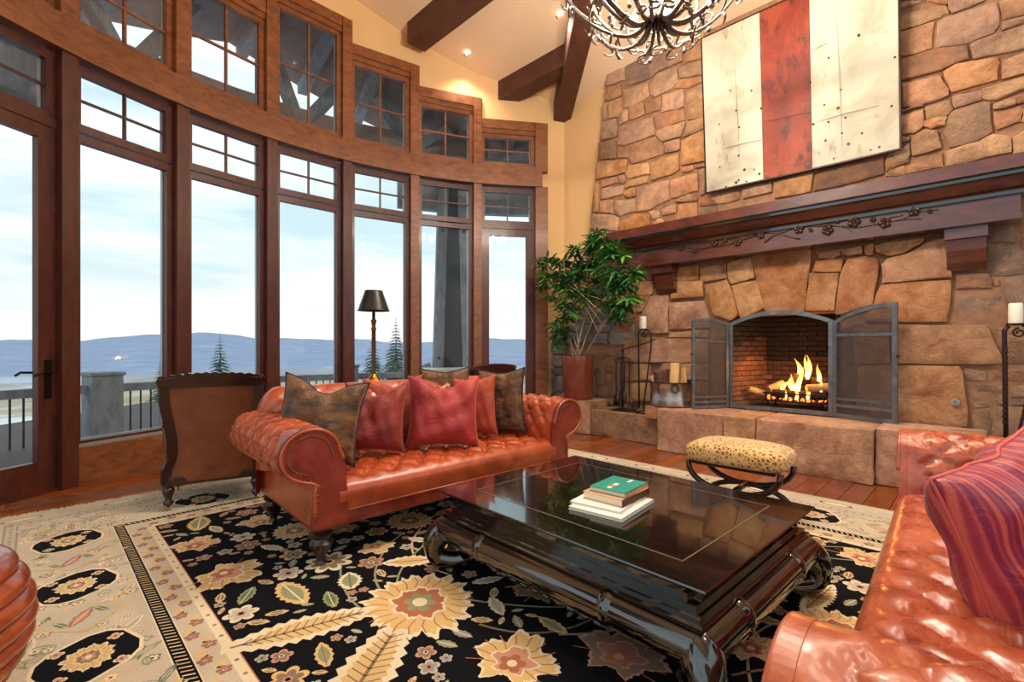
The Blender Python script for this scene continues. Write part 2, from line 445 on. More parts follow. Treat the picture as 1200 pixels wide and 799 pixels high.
def flame():
    M = Mat('flame'); tc = M.n('ShaderNodeTexCoord')
    sx = M.n('ShaderNodeSeparateXYZ', {0: tc.outputs['Generated']})
    c = M.ramp(sx.outputs['Z'], [(0.0, (1.0, 0.75, 0.25)), (0.45, (1.0, 0.5, 0.07)), (1.0, (1.0, 0.16, 0.01))])
    e = M.n('ShaderNodeEmission', {'Color': c, 'Strength': 5.0})
    tr = M.n('ShaderNodeBsdfTransparent')
    lw = M.n('ShaderNodeLayerWeight', {'Blend': 0.35})
    n = M.noise(M.coord('Object', (1, 1, 0.5)), 12, 3)
    f = M.n('ShaderNodeMath', {0: lw.outputs['Facing'], 1: n.outputs['Fac']}, operation='MULTIPLY')
    f2 = M.n('ShaderNodeMath', {0: f.outputs[0], 1: 1.7}, operation='MULTIPLY', use_clamp=True)
    mx = M.n('ShaderNodeMixShader', {0: f2.outputs[0], 1: e.outputs[0], 2: tr.outputs[0]})
    M.l(mx.outputs[0], M.out.inputs['Surface'])
    return M.m
MT['flame'] = flame()
MT['bulb'] = emis('bulb_glow', (1.0, 0.86, 0.66, 1), 14.0)
MT['lens'] = emis('downlight_lens', (1.0, 0.9, 0.74, 1), 9.0)
MT['white_trim'] = simple('trim_ring', srgb(214, 190, 160), 0.5)
MT['chand'] = simple('burnished_pewter', srgb(128, 120, 112), 0.28, 1.0, noise=0.35, nscale=25)
MT['crystal'] = simple('crystal', srgb(230, 232, 230), 0.06, 0.0, coat=0.8)
MT['shade'] = simple('black_shade', srgb(34, 27, 24), 0.35, 0.2)
MT['paper'] = simple('book_pages', srgb(236, 220, 190), 0.85)
MT['teal'] = simple('teal_cover', srgb(44, 148, 132), 0.4)
MT['white_cover'] = simple('white_cover', srgb(240, 234, 222), 0.4)
MT['brown_cover'] = simple('brown_cover', srgb(78, 46, 28), 0.5)
MT['peach_cover'] = simple('peach_cover', srgb(214, 158, 114), 0.5)
MT['orange_label'] = simple('orange_label', srgb(206, 110, 60), 0.5)
MT['timber_grey'] = wood('weathered_timber', srgb(104, 114, 124), srgb(160, 168, 174), (1, 1, 0.4), 0.75, knots=False, grain=10)
MT['soffit'] = wood('soffit_boards', srgb(128, 112, 106), srgb(164, 146, 136), (1, 1, 1), 0.8, knots=False, grain=4)
MT['deck'] = simple('snowy_deck', srgb(236, 236, 232), 0.8, noise=0.2, nscale=2)
MT['deck_iron'] = simple('dark_baluster', srgb(46, 52, 58), 0.5)
MT['alum'] = simple('aluminium_edge', srgb(170, 172, 172), 0.4, 0.6)
MT['hardware'] = simple('bronze_hardware', srgb(44, 36, 34), 0.35, 0.8)
MT['rim'] = simple('console_top', srgb(60, 38, 28), 0.15, coat=0.6)

MT['brick_mid'] = simple('smoked_brick', srgb(92, 62, 46), 0.9, noise=0.3, nscale=14)
MT['brick_soot'] = simple('sooted_brick', srgb(46, 36, 30), 0.95, noise=0.3, nscale=14)

def striped_silk():
    M = Mat('striped_magenta_silk'); v = M.coord('Object')
    sx = M.n('ShaderNodeSeparateXYZ', {0: v})
    n = M.noise(M.coord('Object', (1, 1, 0.15)), 4, 3)
    q = M.n('ShaderNodeMath', {0: sx.outputs['X'], 1: 380.0}, operation='MULTIPLY')
    q2 = M.n('ShaderNodeMath', {0: q.outputs[0], 1: M.n('ShaderNodeMath', {0: n.outputs['Fac'], 1: 0.5}, operation='MULTIPLY').outputs[0]}, operation='ADD')
    s1 = M.n('ShaderNodeMath', {0: q2.outputs[0]}, operation='SINE')
    s2 = M.n('ShaderNodeMath', {0: M.n('ShaderNodeMath', {0: q2.outputs[0], 1: 0.37}, operation='MULTIPLY').outputs[0]}, operation='SINE')
    sm = M.n('ShaderNodeMath', {0: s1.outputs[0], 1: s2.outputs[0]}, operation='ADD')
    f = M.n('ShaderNodeMapRange', {'Value': sm.outputs[0], 'From Min': -1.2, 'From Max': 1.4})
    c = M.ramp(f.outputs[0], [(0.1, srgb(134, 44, 76)), (0.5, srgb(164, 58, 74)), (0.95, srgb(206, 100, 90))])
    M.bsdf(Base_Color=c, Roughness=0.36, Sheen_Weight=0.1)
    nb = M.noise(v, 9, 4, 0.55, 1.2); M.bump(nb.outputs['Fac'], 0.3, 0.05)
    return M.m
MT['silk_magenta'] = striped_silk()
# ================================================================== floor
floor = MB().box((0.3, 2.2, -0.06), (17, 17, 0.08)).build('floor', MT['subfloor'])
structure(floor, 'reddish brown hardwood plank floor')
RUG_A0, RUG_A1, RUG_B0, RUG_B1 = -1.6, 5.0, -0.36, 4.55
BC = Vector((0.785, 2.86)); BR = 4.93          # centre and radius of the window bay
def plank_floor():
    w = 0.165
    rr = random.Random(3)
    shared = {}
    k = 0
    a = -1.6
    while a < 6.0:
        b = -3.2 - rr.random()*1.5
        while b < 5.6:
            L = rr.choice([1.5, 1.9, 2.3])
            b0, b1 = b, b+L; b = b1
            ac = a+w/2
            if a > RUG_A0 and a+w < RUG_A1-0.1 and b0 > RUG_B0+0.05 and b1 < RUG_B1-0.05: continue
            if b1 < -2.6 or (ac < 1.0 and b1 < RUG_B1-0.05): continue
            b1 = min(b1, 5.75)
            if b1-b0 < 0.2: continue
            ok = False
            for q in (b0, b1):
                p = P(ac, q)
                if (Vector((p.x, p.y))-BC).length < BR+0.1 or q > 3.5: ok = True
            if not ok: continue
            c = P(ac, (b0+b1)/2, -0.011)
            key = round(b1-b0, 2)
            if key not in shared:
                m = MB().bbox((0, 0, 0), (key-0.003, w-0.004, 0.022), 0.002)
                o = m.build('plank', MT['floor'], floor); shared[key] = o.data
            else:
                o = bpy.data.objects.new('plank', shared[key]); COL.objects.link(o); o.parent = floor
            o.location = c; o.rotation_euler = (0, 0, PI/4)
            k += 1
        a += w
    return k
plank_floor()
# ================================================================== window bay
STEP = math.radians(11.65)
MID = math.radians(135)
ANG = [MID+STEP*(3.5-i) for i in range(8)]       # vertex 0 = left end ... 7 = right end
VTX = [BC+Vector((math.cos(t), math.sin(t)))*BR for t in ANG]
TOPS = [4.85, 5.17, 5.48, 5.80, 5.48, 5.17, 4.85]
Z_BEAM0, Z_BEAM1 = 3.80, 4.10
def wall_fn(i):
    p, q = VTX[i], VTX[i+1]
    d = (q-p); w = d.length; d = d/w
    n = Vector((-d.y, d.x))                      # outward
    if n.dot(p-BC) < 0: n = -n
    def fn(x, y, z): r = p+d*x+n*y; return (r.x, r.y, z)
    return fn, w, math.atan2(d.y, d.x)
def lbox(m, fn, x0, x1, y0, y1, z0, z1, mi=0):
    m.hexa([fn(x0, y0, z0), fn(x1, y0, z0), fn(x1, y1, z0), fn(x0, y1, z0), fn(x0, y0, z1), fn(x1, y0, z1), fn(x1, y1, z1), fn(x0, y1, z1)], mi)
def sash(par, fn, x0, x1, z0, z1, fw, mat, panes=(1, 1), y0=-0.01, y1=0.06, name='sash_frame', muntin=0.022):
    m = MB()
    lbox(m, fn, x0, x0+fw, y0, y1, z0, z1); lbox(m, fn, x1-fw, x1, y0, y1, z0, z1)
    lbox(m, fn, x0+fw, x1-fw, y0, y1, z0, z0+fw); lbox(m, fn, x0+fw, x1-fw, y0, y1, z1-fw, z1)
    m.build(name, mat, par)
    e = MB(); g = fw-0.012                       # aluminium outer stop
    for (a, b, c, d_) in ((x0+g, x0+g+0.02, z0+g, z1-g), (x1-g-0.02, x1-g, z0+g, z1-g)):
        lbox(e, fn, a, b, 0.055, 0.085, c, d_)
    lbox(e, fn, x0+g, x1-g, 0.055, 0.085, z0+g, z0+g+0.02)
    e.build('glazing_stop', MT['alum'], par)
    gx0, gx1, gz0, gz1 = x0+fw, x1-fw, z0+fw, z1-fw
    nx, nz = panes
    for i in range(nx):
        for j in range(nz):
            a = gx0+(gx1-gx0)*i/nx; b = gx0+(gx1-gx0)*(i+1)/nx
            c = gz0+(gz1-gz0)*j/nz; d_ = gz0+(gz1-gz0)*(j+1)/nz
            q = MB(); q.add([fn(a, 0.03, c), fn(b, 0.03, c), fn(b, 0.03, d_), fn(a, 0.03, d_)], [(0, 1, 2, 3)])
            q.build('glass_pane', MT['glass'], par)
    hm = muntin/2
    for i in range(1, nx):
        x = gx0+(gx1-gx0)*i/nx; m = MB(); lbox(m, fn, x-hm, x+hm, 0.012, 0.05, gz0, gz1); m.build('muntin', mat, par)
    for j in range(1, nz):
        z = gz0+(gz1-gz0)*j/nz; m = MB(); lbox(m, fn, gx0, gx1, 0.014, 0.048, z-hm, z+hm); m.build('muntin', mat, par)
wood_names = ['leftmost, with a glazed door beneath it', 'second from the left', 'third from the left', 'middle and tallest of the bay', 'third from the right, behind the lamp', 'second from the right, showing the timber column', 'rightmost, above the narrow glazed door']
for i in range(7):
    fn, w, ang = wall_fn(i)
    base = fn(w/2, 0, 0)
    wdw = empty('window_%d' % (i+1), (0, 0, 0))
    structure(wdw, 'wood framed window unit, '+wood_names[i])
    e = 0.055
    is_door = i in (0, 6)
    # transom
    sash(wdw, fn, e, w-e, 3.18, 3.78, 0.075, MT['alder_backlit'], (2, 2), muntin=0.018)
    # clerestory above beam
    sash(wdw, fn, e, w-e, 4.12, TOPS[i]-0.20, 0.07, MT['alder'], (2, 2))
    # stepped casing
    c = MB()
    lbox(c, fn, 0.0, w+0.07, -0.06, 0.10, TOPS[i]-0.14, TOPS[i])
    lbox(c, fn, 0.03, w-0.03, -0.035, 0.09, TOPS[i]-0.21, TOPS[i]-0.14)
    c.build('head_casing', MT['alder'], wdw)
    if not is_door:
        sash(wdw, fn, e, w-e, 0.32, 3.16, 0.07, MT['alder_backlit'], (1, 1))
        b = MB(); lbox(b, fn, e, w-e, -0.05, 0.08, 0.0, 0.335); b.build('base_panel', MT['alder'], wdw)
        b = MB(); lbox(b, fn, e, w-e, -0.02, 0.10, 0.335, 0.365); b.build('sill', MT['alum'], wdw)
    else:
        dr = empty('door_%d' % (1 if i == 0 else 2), (0, 0, 0))
        structure(dr, 'glazed wooden terrace door at the %s end of the window bay' % ('left' if i == 0 else 'right'))
        x0, x1, z1 = e+0.01, w-e-0.01, 3.14
        sw = 0.135
        m = MB()
        lbox(m, fn, x0, x0+sw, -0.015, 0.045, 0.02, z1); m.build('stile', MT['alder_backlit'], dr)
        m = MB(); lbox(m, fn, x1-sw, x1, -0.015, 0.045, 0.02, z1); m.build('stile', MT['alder_backlit'], dr)
        m = MB(); lbox(m, fn, x0+sw, x1-sw, -0.015, 0.045, z1-0.13, z1); m.build('top_rail', MT['alder_backlit'], dr)
        m = MB(); lbox(m, fn, x0+sw, x1-sw, -0.015, 0.045, 0.02, 0.27); m.build('bottom_rail', MT['alder_backlit'], dr)
        m = MB(); m.add([fn(x0+sw, 0.01, 0.27), fn(x1-sw, 0.01, 0.27), fn(x1-sw, 0.01, z1-0.13), fn(x0+sw, 0.01, z1-0.13)], [(0, 1, 2, 3)])
        m.build('glass_pane', MT['glass'], dr)
        m = MB(); lbox(m, fn, 0.0, w, -0.03, 0.07, 3.125, 3.20); m.build('head_jamb', MT['alder_backlit'], dr)
        for (ja, jb) in ((-0.02, x0+0.012), (x1-0.012, w+0.04)):
            m = MB(); lbox(m, fn, ja, jb, -0.022, 0.06, 0.0, 3.8); m.build('side_jamb', MT['alder_backlit'], dr)
        m = MB(); lbox(m, fn, x0-0.01, x1+0.01, -0.05, 0.10, -0.005, 0.02); m.build('threshold', MT['alder_backlit'], dr)
        if i == 0:
            hx = x1-0.065
            h = MB(); lbox(h, fn, hx-0.025, hx+0.025, -0.028, -0.015, 0.80, 1.13)
            hp = h.build('handle_plate', MT['hardware'], dr)
            h = MB(); h.tube([fn(hx, -0.02, 1.02), fn(hx, -0.07, 1.02), fn(hx-0.02, -0.08, 1.02), fn(hx-0.09, -0.08, 1.025), fn(hx-0.14, -0.075, 1.0)], 0.010, 8)
            h.build('lever', MT['hardware'], dr, True)
            h = MB(); h.tube([fn(hx, 0.05, 1.02), fn(hx, 0.10, 1.02), fn(hx-0.03, 0.11, 1.02), fn(hx-0.11, 0.11, 1.025), fn(hx-0.15, 0.105, 1.0)], 0.010, 8)
            h.build('lever', MT['hardware'], dr, True)
# posts at each vertex
for i, p in enumerate(VTX):
    t = ANG[i]
    tr_ = empty('trim_%d' % (i+1)); structure(tr_, 'upright wooden window post')
    wpost = 0.125 if 0 < i < 7 else 0.20
    off = 0.0 if i < 7 else -0.03
    c = BC+Vector((math.cos(t), math.sin(t)))*(BR-0.015)
    if i == 7: c += Vector((0.05, 0))
    MB().box((c.x, c.y, 1.90), (0.17, wpost, 3.80), t).build('post', MT['alder_backlit'] if i < 5 else MT['alder'], tr_)  # left posts carry the painted backlit shade
    zt = max(TOPS[min(i, 6)], TOPS[max(i-1, 0)]) if 0 < i < 7 else TOPS[min(i, 6)]
    MB().box((c.x, c.y, (4.05+zt-0.02)/2), (0.14, wpost, zt-0.02-4.05), t).build('upper_post', MT['alder'], tr_)
    if 0 < i < 7:
        hi = i if TOPS[i] > TOPS[i-1] else i-1
        fn, w, ang = wall_fn(hi)
        m = MB()
        if hi == i: lbox(m, fn, -0.075, 0.03, -0.06, 0.08, TOPS[i-1]-0.12, TOPS[i]-0.002)
        else: lbox(m, fn, w-0.03, w+0.075, -0.06, 0.08, TOPS[i]-0.12, TOPS[i-1]-0.002)
        m.build('step_casing', MT['alder'], tr_)
# curved header beam, one length of timber per bay
beam = empty('trim_9'); structure(beam, 'curved knotty wood beam across the window bay')
for i in range(7):
    t0, t1 = ANG[i]+ (0.012 if i == 0 else 0), ANG[i+1]-(0.012 if i == 6 else 0)
    m = MB()
    n = 6
    vs = []
    for k in range(n+1):
        t = t0+(t1-t0)*k/n
        for (r, z) in ((BR-0.13, Z_BEAM0), (BR+0.03, Z_BEAM0), (BR+0.03, Z_BEAM1), (BR-0.13, Z_BEAM1)):
            vs.append((BC.x+r*math.cos(t), BC.y+r*math.sin(t), z))
    fs = [(3, 2, 1, 0), tuple(n*4+j for j in range(4))]
    for k in range(n):
        for j in range(4):
            j2 = (j+1) % 4
            fs.append((k*4+j, k*4+j2, k*4+4+j2, k*4+4+j))
    m.add(vs, fs); m.build('beam_length', MT['alder'], beam)
# plaster wall over the windows
def ceil_z(b): return 5.23+0.318*(6.08-max(b, 2*2.58-b))
def wall_panel(m, p, q, z0p, z0q, z1p=None, z1q=None, thick=0.12):
    p = Vector(p); q = Vector(q); d = (q-p).normalized(); n = Vector((-d.y, d.x))
    def b_of(v): return (v.x+v.y)*S2
    z1p = z1p or ceil_z(b_of(p))+0.1; z1q = z1q or ceil_z(b_of(q))+0.1
    a, b2 = p+n*thick, q+n*thick
    m.hexa([(p.x, p.y, z0p), (q.x, q.y, z0q), (b2.x, b2.y, z0q), (a.x, a.y, z0p), (p.x, p.y, z1p), (q.x, q.y, z1q), (b2.x, b2.y, z1q), (a.x, a.y, z1p)])
m = MB()
for i in range(7):
    p, q = VTX[i], VTX[i+1]
    mid = (p+q)/2
    wall_panel(m, p, mid, TOPS[i]-0.03, TOPS[i]-0.03); wall_panel(m, mid, q, TOPS[i]-0.03, TOPS[i]-0.03)
wb = m.build('wall_window_bay', MT['plaster']); structure(wb, 'cream plaster wall above the stepped windows')
# flank wall: window end -> corner -> fireplace wall
E7 = VTX[7]
CORN = P(4.98, 6.20)
m = MB()
wall_panel(m, (E7.x+0.02, E7.y+0.0), (CORN.x, CORN.y), 0, 0)
wall_panel(m, (E7.x-0.14, E7.y-0.012), (E7.x+0.04, E7.y-0.0), 4.82, 4.82)
wf = m.build('wall_right_of_windows', MT['plaster']); structure(wf, 'cream plaster wall between window bay and chimney')
m = MB()
def slab(m, a0, a1, b0, b1, z0, z1):
    m.hexa([P(a0, b0, z0), P(a1, b0, z0), P(a1, b1, z0), P(a0, b1, z0), P(a0, b0, z1), P(a1, b0, z1), P(a1, b1, z1), P(a0, b1, z1)])
slab(m, 4.98, 3.4, 6.20, 6.32, 0, 5.35)
wp = m.build('wall_fireplace_plaster', MT['plaster']); structure(wp, 'tan plaster wall beside the stone chimney')
# ================================================================== ceiling
m = MB()
def cfn(a, b, d): return P(a, b, ceil_z(b)+d)
E = []
edge = [(ANG[7]-0.02)+(ANG[0]-ANG[7]+0.04)*k/14 for k in range(15)]
def ab(v): return ((v.y-v.x)*S2, (v.x+v.y)*S2)
pts = [ab(BC+Vector((math.cos(t), math.sin(t)))*(BR+0.08)) for t in edge]
RB = 2.58
right = [q for q in pts if q[1] > RB]; left = [q for q in pts if q[1] <= RB]
aR = (right[-1][0]+left[0][0])/2
polyR = [(-3.4, RB), (-3.4, 6.4), (5.1, 6.4)]+right+[(aR, RB)]
polyL = [(aR, RB)]+left+[(5.0, -1.4), (-3.4, -1.4)]+[(-3.4, RB)]
m.prism(polyR, cfn, 0.0, 0.10); m.prism(polyL, cfn, 0.0, 0.10)
ceiling = m.build('ceiling', MT['ceiling']); structure(ceiling, 'sloping plaster ceiling with exposed timbers')
def ceiling_beam(name, p, q, w, h, label, name_part=None):
    """box beam following the ceiling, p and q are (a, b) of its centre line"""
    p3 = P(p[0], p[1], ceil_z(p[1])); q3 = P(q[0], q[1], ceil_z(q[1]))
    d = (q3-p3).normalized(); hd = Vector((d.x, d.y, 0)).normalized()
    r = Vector((-hd.y, hd.x, 0))*w/2
    m = MB()
    def zc(v): return ceil_z((v.x+v.y)*S2)+0.03
    vs = []
    for c in (p3, q3):
        a1, a2 = c-r, c+r
        zb = min(zc(a1), zc(a2), c.z)-h
        vs += [(a1.x, a1.y, zb), (a2.x, a2.y, zb), (a2.x, a2.y, zc(a2)), (a1.x, a1.y, zc(a1))]
    m.add(vs, [(3, 2, 1, 0), (4, 5, 6, 7), (0, 1, 5, 4), (1, 2, 6, 5), (2, 3, 7, 6), (3, 0, 4, 7)])
    o = m.build(name, MT['rafter']); return structure(o, label)
ceiling_beam('trim_10', (5.98, 3.98), (-3.3, 3.98), 0.30, 0.24, 'dark timber purlin running from the bay wall, nearest the ridge')
ceiling_beam('trim_11', (5.62, 5.40), (4.15, 5.40), 0.28, 0.24, 'short dark timber purlin meeting the corner rafter')
ceiling_beam('trim_12', (5.02, 6.18), (0.4, 1.9), 0.28, 0.26, 'dark timber rafter rising from the corner by the chimney')
ceiling_beam('trim_13', (5.2, 1.18), (-3.3, 1.18), 0.30, 0.24, 'dark timber purlin on the far slope of the ceiling')
# ================================================================== stone fireplace wall
WB = 6.0
m = MB()
def wfn(a, z, b): return P(a, b, z)
OA0, OA1, OZ = 1.12, 2.27, 1.62
BK0, BK1 = 6.04, 6.5
m.prism([(5.1, 0), (5.1, 1.45), (4.47, 1.47), (4.35, 3.14), (3.98, 5.57), (3.85, 6.6), (OA1, 6.6), (OA1, 0)], wfn, BK0, BK1)
m.prism([(OA1, OZ), (OA1, 6.6), (OA0, 6.6), (OA0, OZ)], wfn, BK0, BK1)
m.prism([(OA0, 0), (OA0, 6.6), (-2.6, 6.6), (-2.6, 0)], wfn, BK0, BK1)
m.prism([(OA1, 0), (OA1, 0.48), (OA0, 0.48), (OA0, 0)], wfn, BK0, BK1)
chim = m.build('wall_fireplace_stone', MT['mortar']); structure(chim, 'battered sandstone chimney wall with fireplace')
sr = random.Random(11)
def stone(poly, b=WB, mat='stone_wall', parent=None, rough=1.0):
    """poly in (a, z); one stone with chipped outline and a bulging face"""
    n = len(poly)
    cx = sum(p[0] for p in poly)/n; cz = sum(p[1] for p in poly)/n
    pts = []
    for i in range(n):
        p, q = poly[i], poly[(i+1) % n]
        L = math.hypot(q[0]-p[0], q[1]-p[1])
        k = 2 if L < 0.35 else 3
        for j in range(k):
            t = j/k
            jt = 0.0 if j == 0 else sr.uniform(-1, 1)*0.010*rough
            nx, nz = -(q[1]-p[1])/max(L, 1e-4), (q[0]-p[0])/max(L, 1e-4)
            pts.append((p[0]+(q[0]-p[0])*t+nx*jt, p[1]+(q[1]-p[1])*t+nz*jt))
    pts = [(cx+(p[0]-cx)*(1+0.007/max(0.05, math.hypot(p[0]-cx, p[1]-cz))), cz+(p[1]-cz)*(1+0.007/max(0.05, math.hypot(p[0]-cx, p[1]-cz)))) for p in pts]
    k = len(pts)
    rad = sum(math.hypot(p[0]-cx, p[1]-cz) for p in pts)/k
    ins0 = min(0.006/rad, 0.2); ins = min(0.020/rad, 0.25)
    b = b+sr.uniform(-0.018, 0.012)
    def ring(f, d, jit):
        return [(p[0]+(cx-p[0])*f, p[1]+(cz-p[1])*f, d+sr.uniform(-jit, jit)) for p in pts]
    R = [ring(ins0, b+0.07, 0), ring(ins0, b+0.010, 0.003), ring(ins0+ins, b+0.001, 0.004*rough), ring(0.5, b-0.003, 0.008*rough)]
    vs = [P(a, d, z) for r in R for (a, z, d) in r]+[P(cx, b-0.006, cz)]
    fs = []
    for r in range(3):
        for i in range(k):
            j = (i+1) % k
            fs.append((r*k+i, r*k+j, (r+1)*k+j, (r+1)*k+i))
    c = len(vs)-1
    for i in range(k): fs.append((3*k+i, 3*k+(i+1) % k, c))
    mb = MB(); mb.add(vs, fs)
    o = mb.build('stone', MT[mat], parent or chim, True, angle=38)
    return o
